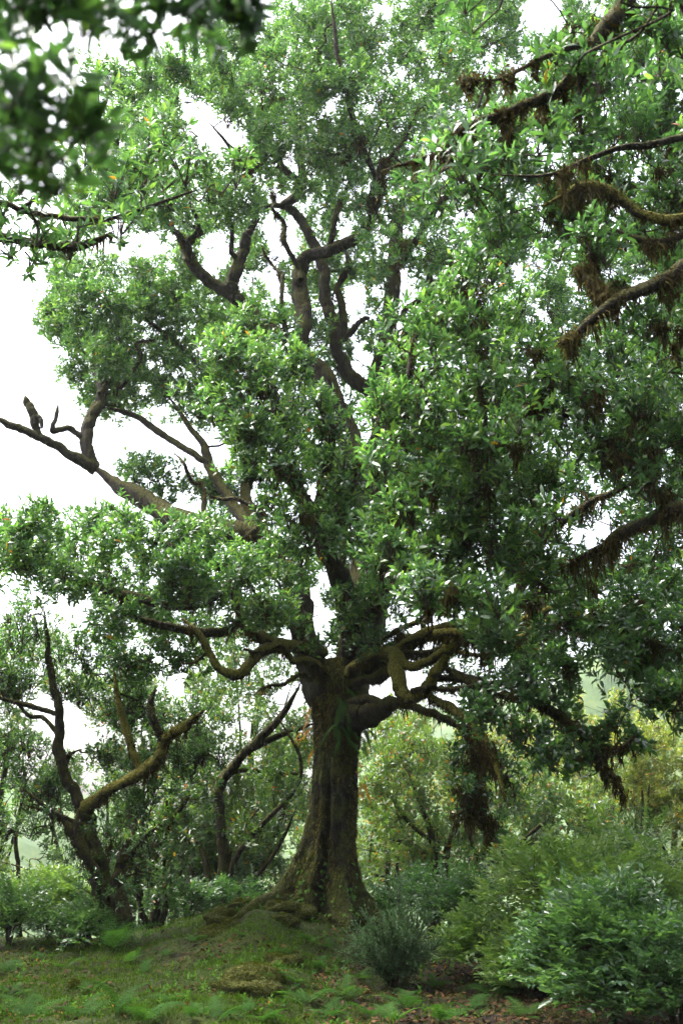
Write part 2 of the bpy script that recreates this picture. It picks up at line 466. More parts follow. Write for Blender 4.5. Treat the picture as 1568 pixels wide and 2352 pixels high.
# ------------------------------------------------------------------ ground
def hgt(x, y):
    x = np.asarray(x, float); y = np.asarray(y, float)
    z = 0.52 * np.exp(-(((x + 1.15) / 1.35) ** 2 + ((y - 15.3) / 2.0) ** 2)) + .1 * np.exp(-((x / 1.6) ** 2 + ((y - 15.3) / 1.6) ** 2))
    # ridge that runs from the trunk towards the camera, and the mossy bank on it
    t = np.clip((15.0 - y) / 4.5, 0, 1)
    z += 0.24 * np.exp(-(((x + .85 + .3 * t) / .75) ** 2)) * np.exp(-((y - 12.8) / 1.7) ** 2)
    z += 0.17 * np.exp(-(((x + .62) / .42) ** 2 + ((y - 11.1) / .5) ** 2))
    z += -0.05 * np.clip(x - 1, 0, 6)
    left = np.clip(y - 16.2, 0, 400)
    z -= np.where(left > 0, left * .34, 0) * (1 / (1 + np.exp((x - 1.2) * .8)))
    right = np.clip(y - 19, 0, 400)
    z -= right * .10 * (1 / (1 + np.exp(-(x - 1.2) * .8)))
    z = np.maximum(z, -9 - .02 * y)
    z += vnoise(x * .6, y * .6, 1) * .14 + vnoise(x * 1.9, y * 1.9, 2) * .09 + vnoise(x * 2.9, y * 2.9, 8) * .07 + vnoise(x * 4.3, y * 4.3, 3) * .085 + vnoise(x * 10, y * 10, 7) * .03
    return z

def hz(x, y): return float(hgt(np.array([x]), np.array([y]))[0])

def ground_px(px, py, lo=3.0, hi=40.0):
    """where the ray of a photo pixel meets the ground"""
    ds = np.linspace(lo, hi, 1500)
    v = FWD + np.array([1.0, 0, 0]) * (px - PW / 2) / FPX + UPV * (PH / 2 - py) / FPX
    pts = EYE + v * (ds / v[1])[:, None]
    below = pts[:, 2] <= hgt(pts[:, 0], pts[:, 1])
    i = int(np.argmax(below)) if below.any() else len(ds) - 1
    p = pts[i].copy(); p[2] = hz(p[0], p[1])
    return p

def axis_pts(core, far):
    a = [core[0]]
    st = core[2]
    while a[-1] < core[1]: a.append(a[-1] + st)
    s = st
    while a[-1] < far:
        s *= 1.16; a.append(a[-1] + s)
    b = []; s = st; v = core[0]
    lo = -far if core[0] < 1 else -30
    while v > lo:
        s *= 1.16; v -= s; b.append(v)
    return np.array(b[::-1] + a)
gx = axis_pts((-5.2, 5.2, .095), 170.0)
gy = axis_pts((7.2, 19.5, .095), 190.0)
GX, GY = np.meshgrid(gx, gy, indexing='ij')
b = Buf()
nxx, nyy = GX.shape
ii = (np.arange(nxx - 1)[:, None] * nyy + np.arange(nyy - 1)[None]).ravel()
b.add(np.stack([GX, GY, hgt(GX, GY)], -1).reshape(-1, 3), None, np.stack([ii, ii + nyy, ii + nyy + 1, ii + 1], -1))
ground = b.build('ground', M_GROUND); ground['kind'] = 'structure'

def hill(cx, cy, rx, ry, h, seed):
    xs = np.linspace(-1, 1, 70); X, Y = np.meshgrid(xs, xs, indexing='ij')
    r = np.sqrt(X * X + Y * Y)
    Z = np.clip(1 - r ** 1.6, -.3, 1) * h + vnoise(X * 6, Y * 6, seed) * h * .3 + vnoise(X * 30, Y * 30, seed + 1) * 2.2 - 10
    bb = Buf()
    k = (np.arange(69)[:, None] * 70 + np.arange(69)[None]).ravel()
    bb.add(np.stack([cx + X * rx, cy + Y * ry, Z], -1).reshape(-1, 3), None, np.stack([k, k + 70, k + 71, k + 1], -1))
    o = bb.build('hill', M_HILL); o['kind'] = 'structure'
hill(-45, 120, 60, 40, 16, 4)
hill(40, 115, 60, 45, 30, 9)

# ------------------------------------------------------------------ trees
HOLES = [
    [(-150, 575), (100, 605), (112, 660), (72, 740), (128, 800), (122, 885), (165, 960), (180, 1010), (235, 1085), (290, 1150), (180, 1165), (60, 1130), (-150, 1150)],
    [(255, 975), (330, 985), (400, 968), (500, 985), (535, 1045), (500, 1068), (440, 1060), (380, 1042), (320, 1030), (270, 1058), (235, 1020)],
    [(225, 548), (330, 528), (400, 575), (340, 592), (250, 580)],
    [(455, 560), (510, 520), (530, 560), (512, 620), (468, 605)],
    [(600, 515), (680, 492), (688, 570), (660, 605), (620, 590)],
    [(580, 625), (650, 625), (668, 700), (630, 690)],
    [(405, 190), (480, 235), (560, 300), (585, 350), (520, 345), (450, 322), (418, 270)],
    [(790, 660), (830, 660), (840, 715), (818, 775), (800, 740)],
    [(790, 845), (835, 790), (850, 830), (815, 860)],
    [(1195, -40), (1290, -40), (1285, 50), (1215, 65)],
    [(712, 1375), (768, 1400), (755, 1465), (718, 1450)],
    [(60, 1600), (110, 1590), (190, 1640), (195, 1740), (150, 1720), (100, 1690)],
    [(625, 1585), (690, 1560), (700, 1625), (640, 1650)],
    [(985, 1640), (1040, 1660), (1045, 1700), (990, 1700)],
    [(1330, 1575), (1400, 1590), (1390, 1650), (1345, 1640)],
    [(20, 1950), (90, 1930), (110, 2010), (60, 2050), (20, 2030)],
    [(840, 1490), (880, 1500), (870, 1540), (845, 1540)],
    [(370, 15), (420, 10), (420, 70), (375, 70)],
    [(100, 30), (130, 30), (130, 60), (100, 60)],
]

def keep(P):
    x, y = project(P)
    k = np.ones(len(P), bool)
    for h in HOLES: k &= ~(in_poly(x, y, h) & (RNG.random(len(x)) < .93))
    return k

class Tree:
    def __init__(self, name, label, cat, base, bark=M_BARK, leafmat=M_LAUREL, group=None):
        self.root = thing(name, label, cat, base, group)
        self.bark = bark; self.leafmat = leafmat
        self.nodes = []; self.rad = []
        self.crown = Buf(); self.twig = Buf(); self.moss = Buf()
        self.L = []                       # near leaves kept apart
        self.paths = []
    def limb(self, spec, moss=0, long_m=.14, beard=.5, sides=10, name='limb', world=False, mat=None, wob=.2):
        """spec: (px, py, distance, radius in photo px) points, or world points with metre radii"""
        if world: A = np.array(spec, float)
        else:
            A = []
            for (px, py, d, r) in spec:
                p = at(px, py, d); A.append((*p, r * mpp(p)))
            A = np.array(A)
        S = smooth_path(A, 9)
        P, R = S[:, :3], np.maximum(S[:, 3], .004)
        if name != 'trunk': R = R * (1 - .72 * np.clip((np.linspace(0, 1, len(R)) - .8) / .2, 0, 1) ** 1.5)
        jit = RNG.normal(0, 1, P.shape)
        jit[1:-1] = (jit[:-2] + jit[1:-1] + jit[2:]) / 3
        jit[0] = 0
        P = P + jit * (np.minimum(R, .09) * wob)[:, None]
        bb = Buf()
        tube(bb, P, R, sides + 2, .22)
        bb.build(name, mat or self.bark, self.root)
        self.nodes += list(P); self.rad += list(R)
        if moss: moss_on(self.moss, P, R, moss * (2 if mat is M_MOSSY else 1), long_m, beard)
        return P, R
    def grow(self, pads, leaf=.1, nl=11, hi=True, moss=0, long_m=.12, up=.8, spread=1.0, tint=.5, yellow=.003, near=False, holes=True, twig_r=.0045, clump=.22, per=8, tsd=.19, aspect=.34, twigs=True):
        """pads: (centre xyz, radii xyz, number of clumps); each gets a branch from the nearest wood"""
        N = np.array(self.nodes); R = np.array(self.rad)
        def dist_to(c, N):
            d = np.linalg.norm(N - c, axis=1)
            return d + np.clip(N[:, 2] - c[2], 0, None) * .8
        order = sorted(range(len(pads)), key=lambda i: dist_to(np.asarray(pads[i][0]), N).min())
        Sh, Ax = [], []
        for i in order:
            C, rr, nc = pads[i]
            C = np.asarray(C, float); rr = np.asarray(rr, float)
            N = np.array(self.nodes); R = np.array(self.rad)
            d = dist_to(C, N)
            j = int(np.argmin(d))
            a = N[j]; ln = np.linalg.norm(C - a)
            r0 = min(R[j] * .75, .012 + .012 * ln)
            k = max(4, int(ln / .22))
            t = np.linspace(0, 1, k)[:, None]
            sag = np.array([0, 0, -.12 * ln])
            path = a * (1 - t) + C * t + sag * (4 * t * (1 - t)) * RNG.random()
            w = RNG.normal(0, 1, path.shape) * min(.05 + .035 * ln, .12); w[0] = 0
            path = path + w
            rad = np.linspace(r0, max(r0 * .45, .006), k)
            if ln > .25:
                SP = smooth_path(np.hstack([path, rad[:, None]]), 3)
                bb = Buf(); tube(bb, SP[:, :3], SP[:, 3], 6, .12)
                bb.build('branch', self.bark, self.root)
                if moss: moss_on(self.moss, SP[:, :3], SP[:, 3], moss, long_m, .65)
                path, rad = SP[:, :3], SP[:, 3]
            self.nodes += list(path[1:]); self.rad += list(rad[1:])
            half = path[len(path) // 3:]
            cc = unit(RNG.normal(0, 1, (nc, 3))) * (RNG.random((nc, 1)) ** .45) * rr + C
            if holes: cc = cc[keep(cc)]
            if len(cc) == 0: continue
            dd = np.linalg.norm(half[None] - (cc - np.array([0, 0, .1]))[:, None], axis=2)
            H = half[np.argmin(dd, axis=1)]
            v = cc - H; l = np.linalg.norm(v, axis=1, keepdims=True)
            mid = H + v * .5 + RNG.normal(0, .07, v.shape) * np.minimum(1, l) + np.array([0, 0, -.1]) * l
            root = cc - np.array([0, 0, clump * .75]) - v / (l + .01) * clump * .3
            if twigs:
                prisms(self.twig, H, mid, twig_r * 2.3, twig_r * 1.9)
                prisms(self.twig, mid, root, twig_r * 1.9, twig_r * 1.4)
            else: prisms(self.twig, H, cc, twig_r * 2.2, twig_r)
            if moss:
                mossy = RNG.random(len(cc)) < .5
                for h_, m_, r_ in zip(H[mossy], mid[mossy], root[mossy]):
                    moss_on(self.moss, np.array([h_, m_, r_]), np.full(3, .008), moss * .8, long_m * .8, .7)
            ks = per
            off = unit(RNG.normal(0, 1, (len(cc), ks, 3)) + np.array([0, 0, .35])) * clump * (.45 + .75 * RNG.random((len(cc), ks, 1)))
            S = (cc[:, None] + off).reshape(-1, 3)
            A = (off / clump * .9 + ZUP * up + (unit(v) * .35)[:, None] + RNG.normal(0, .28, off.shape)).reshape(-1, 3)
            RT = np.repeat(root, ks, 0)
            kk = RNG.random(len(S)) < .9
            if holes: kk &= keep(S)
            S, A, RT = S[kk], unit(A[kk]), RT[kk]
            if twigs: prisms(self.twig, RT, S, twig_r * 1.2, twig_r * .6)
            Sh.append(S); Ax.append(A)
        if not Sh: return
        S = np.vstack(Sh); A = np.vstack(Ax)
        if len(S) == 0: return
        data = shoot_leaves(S, A, nl, leaf, spread, tint, tsd, yellow, aspect)
        if near: self.L.append(data)
        else: add_leaves(self.crown, *data, hi=hi)
    def curtain(self, poly, n, length, strands=44):
        """beards of moss under the thinner wood inside an outline of the photo"""
        N = np.array(self.nodes); R = np.array(self.rad)
        x, y = project(N)
        k = np.where(in_poly(x, y, poly) & (R < .09))[0]
        if len(k) == 0: return
        for j in RNG.choice(k, n):
            c = N[j]; m = int(strands * (.5 + RNG.random())); w = length * .16
            off = RNG.normal(0, 1, (m, 3)) * np.array([w, w, .03])
            fall = np.exp(-(off[:, 0] ** 2 + off[:, 1] ** 2) / (w * w))
            for tier in range(3):
                L = length * .42 * (.3 + RNG.random(m)) * (.35 + .65 * fall)
                P = c + off * (1 - .25 * tier) - np.array([0, 0, 1.0]) * (tier * length * .28 * fall)[:, None]
                add_strands(self.moss, P, np.array([0, 0, -1.0]) + RNG.normal(0, .5, (m, 3)), L, .018 * (.3 + RNG.random(m)), np.clip(RNG.normal(.34, .13) + RNG.normal(0, .1, m), 0, 1), .5)
    def finish(self, n_single=300, hi=True):
        if self.L:
            D = [np.concatenate([l[i] for l in self.L]) for i in range(6)]
            dist = np.linalg.norm(D[0] - EYE, axis=1) / D[3]
            x, y = project(D[0])
            inside = (x > 0) & (x < PW) & (y > 0) & (y < PH)
            o = np.argsort(np.where(inside, dist, 1e6))
            pick = o[:n_single]; rest = o[n_single:]
            add_leaves(self.crown, *[a[rest] for a in D], hi=hi)
            single_leaves(self.root, *[a[pick] for a in D], self.leafmat)
        self.twig.build('twig_growth', M_TWIG, self.root, kind='stuff')
        self.moss.build('hanging_moss', M_MOSS, self.root, smooth=False, kind='stuff')
        self.crown.build('crown', self.leafmat, self.root, kind='stuff')

LEAF_MESH = {}
def single_leaves(root, P, D, N, L, Wd, tint, mat):
    if mat.name not in LEAF_MESH:
        ms = []
        for k in range(10):
            bb = Buf()
            tv = [.15, .28, .38, .45, .52, .6, .68, .76, .85, .96][k]
            V = np.zeros((13, 3))
            xs = [0, .14, .36, .62, .84, 1.0]; ws = [0, .22, .42, .38, .19, 0]
            V = [(0, 0, 0)]
            for x, w in list(zip(xs, ws))[1:-1]:
                zb = -.10 * x * x * (1 + k % 3)
                V += [(x, -w * .36, zb + .05), (x, 0, zb), (x, w * .36, zb + .05)]
            V.append((1, 0, -.10 * (1 + k % 3)))
            T = [(0, 1, 2), (0, 2, 3), (10, 13, 11), (11, 13, 12)]
            Q = []
            for r in range(3):
                a = 1 + r * 3
                Q += [(a, a + 3, a + 4, a + 1), (a + 1, a + 4, a + 5, a + 2)]
            bb.add(V, T, Q, tv)
            ms.append((tv, bb.mesh('leaf', mat)))
        LEAF_MESH[mat.name] = ms
    ms = LEAF_MESH[mat.name]
    D, S, N = leaf_frames(P, D, N)
    tv = np.array([m[0] for m in ms])
    rl = np.array(root.location)
    for i in range(len(P)):
        o = bpy.data.objects.new('leaf', ms[int(np.argmin(np.abs(tv - tint[i])))][1])
        COL.objects.link(o)
        o.parent = root
        l = L[i]
        M = np.eye(4)
        M[:3, 0] = D[i] * l; M[:3, 1] = S[i] * l * (Wd[i] / L[i] / .36); M[:3, 2] = N[i] * l; M[:3, 3] = P[i] - rl
        o.matrix_local = Matrix(M.tolist())

DENS = 15.0
def mass(poly, s, d0, d1, dens=1.0, depth=None):
    """leafy pads spread over an outline in the photo, at distances d0..d1"""
    xs = [p[0] for p in poly]; ys = [p[1] for p in poly]
    out = []
    r = 0
    for y in np.arange(min(ys) - s / 2, max(ys) + s, s * .86):
        r += 1
        for x in np.arange(min(xs) - s / 2 + (r % 2) * s / 2, max(xs) + s, s):
            px = x + RNG.normal(0, s * .18); py = y + RNG.normal(0, s * .18)
            if not in_poly(np.array([px]), np.array([py]), poly)[0]: continue
            C = at(px, py, d0 + (d1 - d0) * RNG.random())
            m = mpp(C)
            rx = s * .8 * m * (.75 + .5 * RNG.random()); ry = s * .62 * m * (.75 + .5 * RNG.random())
            rz = depth or max(rx, .35)
            n = max(1, int(round(dens * DENS * (s * m) ** 2 / .35 * (.7 + .6 * RNG.random()))))
            out.append((C, (rx, rz, ry), n))
    return out

# ---- the great old laurel
D0 = 15.0
base = at(755, 2110, D0); base[2] = hz(base[0], base[1])
T = Tree('laurel_tree', 'great old laurel with flared mossy trunk and wide crown filling the picture', 'tree', base, M_BARK)

# trunk with buttress roots, one continuous surface
RINGS = [(752, 2150, 74), (753, 2100, 70), (755, 2040, 64), (760, 1980, 57), (765, 1900, 52), (768, 1820, 50), (770, 1740, 50), (775, 1680, 54), (780, 1630, 60), (782, 1590, 58), (780, 1550, 48), (782, 1515, 34)]
RG = []
for (px, py, r) in RINGS:
    p = at(px, py, D0); RG.append((*p, r * mpp(p), py))
RG = smooth_path(np.array(RG), 10)
NS = 144
th = np.arange(NS) * 2 * math.pi / NS
LOBES = [(math.pi + .12, 112, .30, 108.0), (math.pi + .75, 42, .28, 60.0), (-.05, 58, .28, 65.0), (-math.pi / 2 + .35, 62, .30, 62.0), (math.pi / 2, 60, .5, 70.0), (-math.pi / 2 - .5, 20, .22, 90.0)]
def trunk_radius(theta, r, py):
    out = np.full_like(theta, 1.0) * r
    mp = D0 / FPX * 1.05
    for (t0, amp, wd, fall) in LOBES:
        dth = (theta - t0 + math.pi) % (2 * math.pi) - math.pi
        hgt_px = np.clip(2120 - py, -30, 2000)
        out = out + amp * mp * np.exp(-(dth / wd) ** 2) * np.exp(-(np.clip(hgt_px, 0, None) / fall) ** 1.25)
    # the long groove between the two old stems, and shallow flutes
    dg = (theta - (-math.pi / 2 - .28) + math.pi) % (2 * math.pi) - math.pi
    out = out - 30 * mp * np.exp(-(dg / .15) ** 2) * np.exp(-((py - 1950) / 150.0) ** 2)
    out = out * (1 + .06 * np.sin(theta * 5 + py * .009 + 1.2 * np.sin(py * .013)) + .035 * np.sin(theta * 13 - py * .011) + .02 * np.sin(theta * 3 + py * .03))
    return out
V = []
for row in RG:
    rr = trunk_radius(th, row[3], row[4])
    rr = rr * (1 + .05 * vnoise(th * 3.2, np.full(NS, row[4] * .05), 21) + .05 * vnoise(th * 8, np.full(NS, row[4] * .11), 22) - .10 * np.abs(vnoise(th * 11, np.full(NS, row[4] * .022), 23)) + .04 * vnoise(th * 22, np.full(NS, row[4] * .09), 24))
    V.append(np.stack([row[0] + rr * np.cos(th), row[1] + rr * np.sin(th), np.full(NS, row[2])], -1))
V = np.array(V); nr = len(V)
bb = Buf()
b0 = np.arange(nr - 1)[:, None] * NS; k = np.arange(NS)[None]; k2 = (k + 1) % NS
VV = np.vstack([V.reshape(-1, 3), V[-1].mean(0) + [0, 0, .05]])
bb.add(VV, np.stack([(nr - 1) * NS + np.arange(NS), (nr - 1) * NS + (np.arange(NS) + 1) % NS, np.full(NS, nr * NS)], -1),
       np.stack([b0 + k, b0 + k2, b0 + NS + k2, b0 + NS + k], -1).reshape(-1, 4))
bb.build('trunk', M_TRUNK, T.root)
TRUNK_V = V
def trunk_pt(theta, f):
    """surface point and outward normal; f 0 = foot, 1 = top"""
    i = f * (nr - 1); i0 = int(min(i, nr - 2)); fr = i - i0
    j = (theta / (2 * math.pi) % 1) * NS; j0 = int(j) % NS
    p = V[i0, j0] * (1 - fr) + V[i0 + 1, j0] * fr
    n = unit(np.cross(V[i0, (j0 + 1) % NS] - V[i0, j0], V[i0 + 1, j0] - V[i0, j0]))
    return p, n
# fur of moss on the trunk
n = 26000
fi = RNG.random(n) ** .8; tj = RNG.random(n) * NS
i0 = np.clip((fi * (nr - 1)).astype(int), 0, nr - 2); j0 = tj.astype(int) % NS
Pm = V[i0, j0] * (1 - RNG.random((n, 1))) ; Pm = V[i0, j0] + (V[i0 + 1, j0] - V[i0, j0]) * RNG.random((n, 1)) + (V[i0, (j0 + 1) % NS] - V[i0, j0]) * RNG.random((n, 1))
Nm = unit(np.cross(V[i0, (j0 + 1) % NS] - V[i0, j0], V[i0 + 1, j0] - V[i0, j0]))
pat = vnoise(Pm[:, 0] * 5 + Pm[:, 1] * 3, Pm[:, 2] * 3, 31) + .35 * Nm[:, 2] + .25 * (fi > .55)
kk = pat > .02
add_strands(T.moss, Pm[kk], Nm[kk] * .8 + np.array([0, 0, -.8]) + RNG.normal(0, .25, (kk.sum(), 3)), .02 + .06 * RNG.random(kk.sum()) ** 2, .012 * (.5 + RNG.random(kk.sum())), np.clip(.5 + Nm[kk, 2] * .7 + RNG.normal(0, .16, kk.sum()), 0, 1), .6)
T.nodes += [r[:3] for r in RG[-20:]]; T.rad += [.2] * 20

# limbs traced along the photo
T.limb([(745, 1600, 15, 42), (712, 1520, 15, 34), (692, 1440, 15, 31), (683, 1350, 15, 30), (652, 1285, 15, 29), (590, 1232, 15, 29), (510, 1222, 15, 27), (410, 1196, 15.2, 25), (330, 1150, 15.5, 22), (265, 1112, 15.7, 20), (213, 1072, 15.9, 18)], 260, .1, .35)
T.limb([(222, 1078, 15.9, 16), (150, 1035, 15.7, 11), (90, 1003, 15.5, 10), (40, 982, 15.4, 9), (-30, 952, 15.2, 8)], 260, .09, .5)
T.limb([(215, 1072, 15.9, 17), (198, 1022, 15.9, 15), (204, 970, 16, 14), (232, 925, 16.1, 13), (234, 880, 16.2, 12), (216, 830, 16.3, 10), (207, 770, 16.4, 8), (186, 700, 16.5, 5)], 160, .07, .3)
T.limb([(92, 1003, 15.5, 8), (78, 960, 15.5, 11), (66, 930, 15.5, 9), (57, 908, 15.5, 6)], 500, .07, .3)
T.limb([(70, 955, 15.5, 7), (92, 960, 15.45, 6), (97, 985, 15.4, 4)], 400, .06, .3)
T.limb([(190, 1008, 15.9, 7), (160, 985, 15.8, 7), (122, 990, 15.6, 7), (128, 960, 15.6, 5), (134, 926, 15.6, 4)], 400, .06, .3)
T.limb([(590, 1228, 15, 16), (530, 1150, 15.6, 13), (485, 1078, 16, 11), (468, 1020, 16.2, 9), (440, 985, 16.4, 7), (380, 900, 16.8, 5)], 120, .06, .4)
T.limb([(480, 1068, 16, 8), (440, 1040, 16.1, 8), (375, 1000, 16.3, 8), (310, 955, 16.5, 7), (240, 935, 16.4, 5)], 160, .06, .4)
T.limb([(640, 1270, 15, 18), (570, 1180, 15.8, 14), (560, 1050, 16.6, 11), (500, 900, 17, 9), (400, 780, 17.2, 6)], 100, .06)
cen = [(800, 1600, 15, 46), (822, 1480, 15, 42), (838, 1360, 15, 40), (852, 1240, 14.9, 36), (848, 1150, 14.8, 31), (833, 1090, 14.8, 28), (800, 1010, 14.8, 27), (768, 935, 14.8, 26), (740, 865, 14.8, 25), (700, 825, 14.8, 22), (688, 785, 14.8, 20), (699, 735, 14.9, 19), (692, 680, 15, 18), (690, 625, 15, 17), (702, 592, 15, 15), (755, 573, 14.8, 14), (815, 548, 14.6, 13), (850, 500, 14.5, 11), (880, 430, 14.4, 8), (870, 330, 14.3, 6)]
T.limb(cen, 240, .08, .4, sides=14)
T.limb([(800, 1590, 15.3, 40), (845, 1440, 15.6, 36), (880, 1260, 15.8, 34), (890, 1110, 16, 31), (880, 985, 16, 29), (866, 900, 16, 24), (884, 800, 16, 19), (897, 700, 16, 18), (907, 600, 16, 16), (914, 510, 16, 14), (916, 440, 16, 11), (900, 340, 16, 8), (880, 220, 16, 6)], 240, .1, .5, sides=12)
T.limb([(868, 905, 16, 18), (815, 872, 15.9, 18), (776, 815, 15.8, 16), (766, 745, 15.8, 15), (748, 690, 15.8, 14), (742, 620, 15.8, 12), (715, 548, 15.8, 11), (682, 492, 15.8, 10), (642, 470, 15.7, 9), (585, 480, 15.5, 7)], 110, .06, .3)
T.limb([(648, 472, 15.7, 9), (688, 440, 15.6, 10), (692, 395, 15.6, 9), (684, 320, 15.6, 8), (700, 235, 15.6, 7), (715, 120, 15.6, 5)], 200, .1, .5)
T.limb([(690, 415, 15.6, 8), (650, 385, 15.5, 8), (625, 330, 15.4, 8), (600, 290, 15.3, 7), (555, 245, 15.2, 5)], 90, .06, .3)
T.limb([(790, 780, 15.8, 9), (785, 700, 15.9, 9), (775, 660, 16, 8), (800, 610, 16, 7), (790, 560, 16, 5)], 60, .05)
T.limb([(795, 775, 15.8, 8), (830, 735, 15.8, 6), (850, 730, 15.8, 4)], 40, .05)
T.limb([(692, 830, 14.8, 16), (630, 765, 14.6, 15), (570, 708, 14.5, 16), (532, 672, 14.4, 17), (540, 625, 14.3, 14), (556, 580, 14.3, 13), (568, 540, 14.2, 11), (596, 500, 14.2, 7)], 190, .09, .4)
T.limb([(530, 675, 14.4, 15), (480, 645, 14.4, 13), (440, 603, 14.3, 12), (425, 560, 14.2, 10), (395, 525, 14.1, 7), (330, 470, 14, 5)], 190, .09, .45)
T.limb([(425, 560, 14.2, 6), (455, 520, 14, 5), (430, 450, 13.8, 5), (380, 330, 13.6, 4)], 120, .1)
T.limb([(560, 560, 14.3, 6), (590, 470, 14, 6), (560, 380, 13.6, 5), (480, 280, 13.2, 4)], 120, .1)
# central forward boughs that carry the near leaves
T.limb([(815, 1510, 14.9, 26), (780, 1330, 13.4, 24), (735, 1230, 12, 21), (690, 1120, 11.3, 16), (650, 1010, 11, 12), (625, 900, 11, 9), (600, 780, 11, 6)], 520, .17, .5)
T.limb([(720, 1210, 11.9, 14), (745, 1090, 11, 12), (760, 1000, 10.8, 9), (730, 920, 10.7, 7), (700, 870, 10.7, 5)], 480, .15, .5)
T.limb([(850, 1420, 14.5, 24), (900, 1330, 12.4, 22), (960, 1260, 10.4, 17), (1060, 1160, 9.2, 13), (1095, 1040, 8.9, 11), (1110, 960, 8.8, 9), (1095, 830, 8.8, 7), (1110, 700, 8.9, 5)], 420, .2, .6)
T.limb([(960, 1260, 10.4, 14), (900, 1180, 9.6, 11), (890, 1050, 9.2, 9), (930, 900, 9, 7), (950, 760, 9, 5)], 360, .18, .6)
T.limb([(1085, 1060, 8.9, 9), (1180, 960, 9, 9), (1230, 930, 9.2, 8), (1260, 860, 9.3, 6)], 520, .22, .7)
# left lower limbs
T.limb([(742, 1500, 14.9, 16), (700, 1490, 14.5, 13), (650, 1483, 14, 14), (610, 1492, 13.6, 13), (580, 1515, 13.3, 12), (545, 1548, 13, 12), (508, 1538, 12.9, 10), (478, 1495, 12.9, 9), (455, 1455, 12.9, 8), (420, 1420, 13, 6)], 700, .1, .55, mat=M_MOSSY)
T.limb([(655, 1482, 14, 13), (600, 1462, 13.6, 14), (565, 1435, 13.3, 13), (548, 1400, 13.1, 11), (520, 1340, 12.8, 8)], 700, .13, .6, mat=M_MOSSY)
T.limb([(560, 1430, 13.3, 10), (500, 1452, 13.2, 11), (440, 1450, 13.1, 10), (370, 1435, 13, 9), (285, 1405, 13, 7), (230, 1370, 13, 5)], 560, .16, .65)
T.limb([(655, 1300, 15, 16), (560, 1330, 13.5, 15), (430, 1390, 12.8, 13), (300, 1370, 12.8, 10), (150, 1330, 13, 8), (40, 1310, 13, 5)], 480, .16, .65)
T.limb([(560, 1330, 13.5, 10), (480, 1290, 12.7, 9), (380, 1250, 12.6, 7), (250, 1230, 12.9, 5)], 240, .12, .6)
# right-hand tangle of mossy limbs
U = [(800, 1545, 14.6, 15), (835, 1515, 14.2, 13), (880, 1500, 13.8, 14), (906, 1508, 13.5, 18), (914, 1552, 13.3, 17), (926, 1598, 13.2, 17), (955, 1600, 13.1, 14), (985, 1574, 13, 14), (1008, 1535, 12.9, 14), (1030, 1495, 12.8, 11), (1050, 1452, 12.7, 9)]
T.limb(U, 2200, .09, .6, mat=M_MOSSY, sides=12)
T.limb([(918, 1520, 13.4, 12), (945, 1530, 13.2, 11), (985, 1520, 13, 10), (1020, 1495, 12.8, 10), (1080, 1470, 12.5, 9), (1130, 1450, 12, 7)], 1000, .1, .6, mat=M_MOSSY)
T.limb([(905, 1495, 13.6, 11), (940, 1475, 13.5, 10), (985, 1448, 13.3, 10), (1060, 1430, 13, 8), (1160, 1400, 12.5, 6)], 620, .16, .6, mat=M_MOSSY)
T.limb([(800, 1575, 14.7, 14), (840, 1562, 14.3, 11), (880, 1552, 14, 14), (940, 1490, 14, 10), (1000, 1440, 14, 7)], 620, .14, .65)
T.limb([(805, 1620, 14.7, 18), (845, 1606, 14.3, 11), (885, 1615, 14, 9), (925, 1618, 13.8, 9), (965, 1630, 13.5, 9), (1010, 1648, 13.2, 9), (1055, 1672, 12.9, 8), (1090, 1720, 12.6, 7), (1105, 1780, 12.4, 6), (1080, 1850, 12.2, 6), (1030, 1880, 12.1, 4)], 700, .22, .7)
T.limb([(810, 1640, 14.8, 40), (850, 1640, 14.4, 29), (890, 1622, 14, 18), (925, 1612, 13.7, 11)], 420, .1, .6)
T.limb([(985, 1600, 13.1, 10), (1040, 1630, 12.8, 10), (1085, 1670, 12.6, 10), (1115, 1710, 12.4, 9), (1140, 1760, 12.2, 7), (1160, 1840, 12, 5)], 900, .22, .7, mat=M_MOSSY)
T.limb([(1040, 1545, 12.9, 10), (1100, 1575, 12.5, 10), (1170, 1600, 12.2, 11), (1243, 1622, 12, 12), (1297, 1656, 11.8, 12), (1348, 1700, 11.7, 12), (1376, 1748, 11.6, 10), (1418, 1800, 11.5, 7), (1432, 1840, 11.5, 4)], 800, .18, .65, sides=12)
T.limb([(1360, 1712, 11.7, 7), (1400, 1722, 11.6, 6), (1432, 1716, 11.5, 6), (1455, 1690, 11.4, 5)], 600, .14, .7)
T.limb([(1020, 1530, 12.9, 8), (1060, 1560, 12.7, 7), (1120, 1590, 12.4, 6)], 500, .12, .6)
T.limb([(850, 1540, 14.6, 18), (950, 1470, 13.6, 12), (1080, 1430, 13, 10), (1200, 1380, 12.4, 9), (1320, 1330, 11.8, 8), (1450, 1300, 11.3, 6), (1620, 1250, 11, 4)], 1100, .26, .75)
T.limb([(1080, 1430, 12, 11), (1160, 1480, 11.6, 10), (1240, 1440, 11.2, 10), (1330, 1420, 10.8, 8), (1450, 1450, 10.5, 6), (1560, 1500, 10.3, 4)], 900, .2, .7, mat=M_MOSSY)
T.limb([(1000, 1455, 12.8, 10), (1150, 1455, 12, 10), (1200, 1425, 11.7, 9), (1270, 1395, 11.4, 7), (1350, 1370, 11, 6)], 800, .2, .7, mat=M_MOSSY)
T.limb([(1180, 1390, 12.4, 10), (1230, 1260, 11.4, 9), (1330, 1170, 10.8, 8), (1430, 1120, 10.4, 7), (1560, 1050, 10, 5)], 800, .3, .8)
T.limb([(1230, 1260, 11.4, 7), (1240, 1130, 10.4, 6), (1200, 1020, 9.6, 6)], 400, .25, .7)
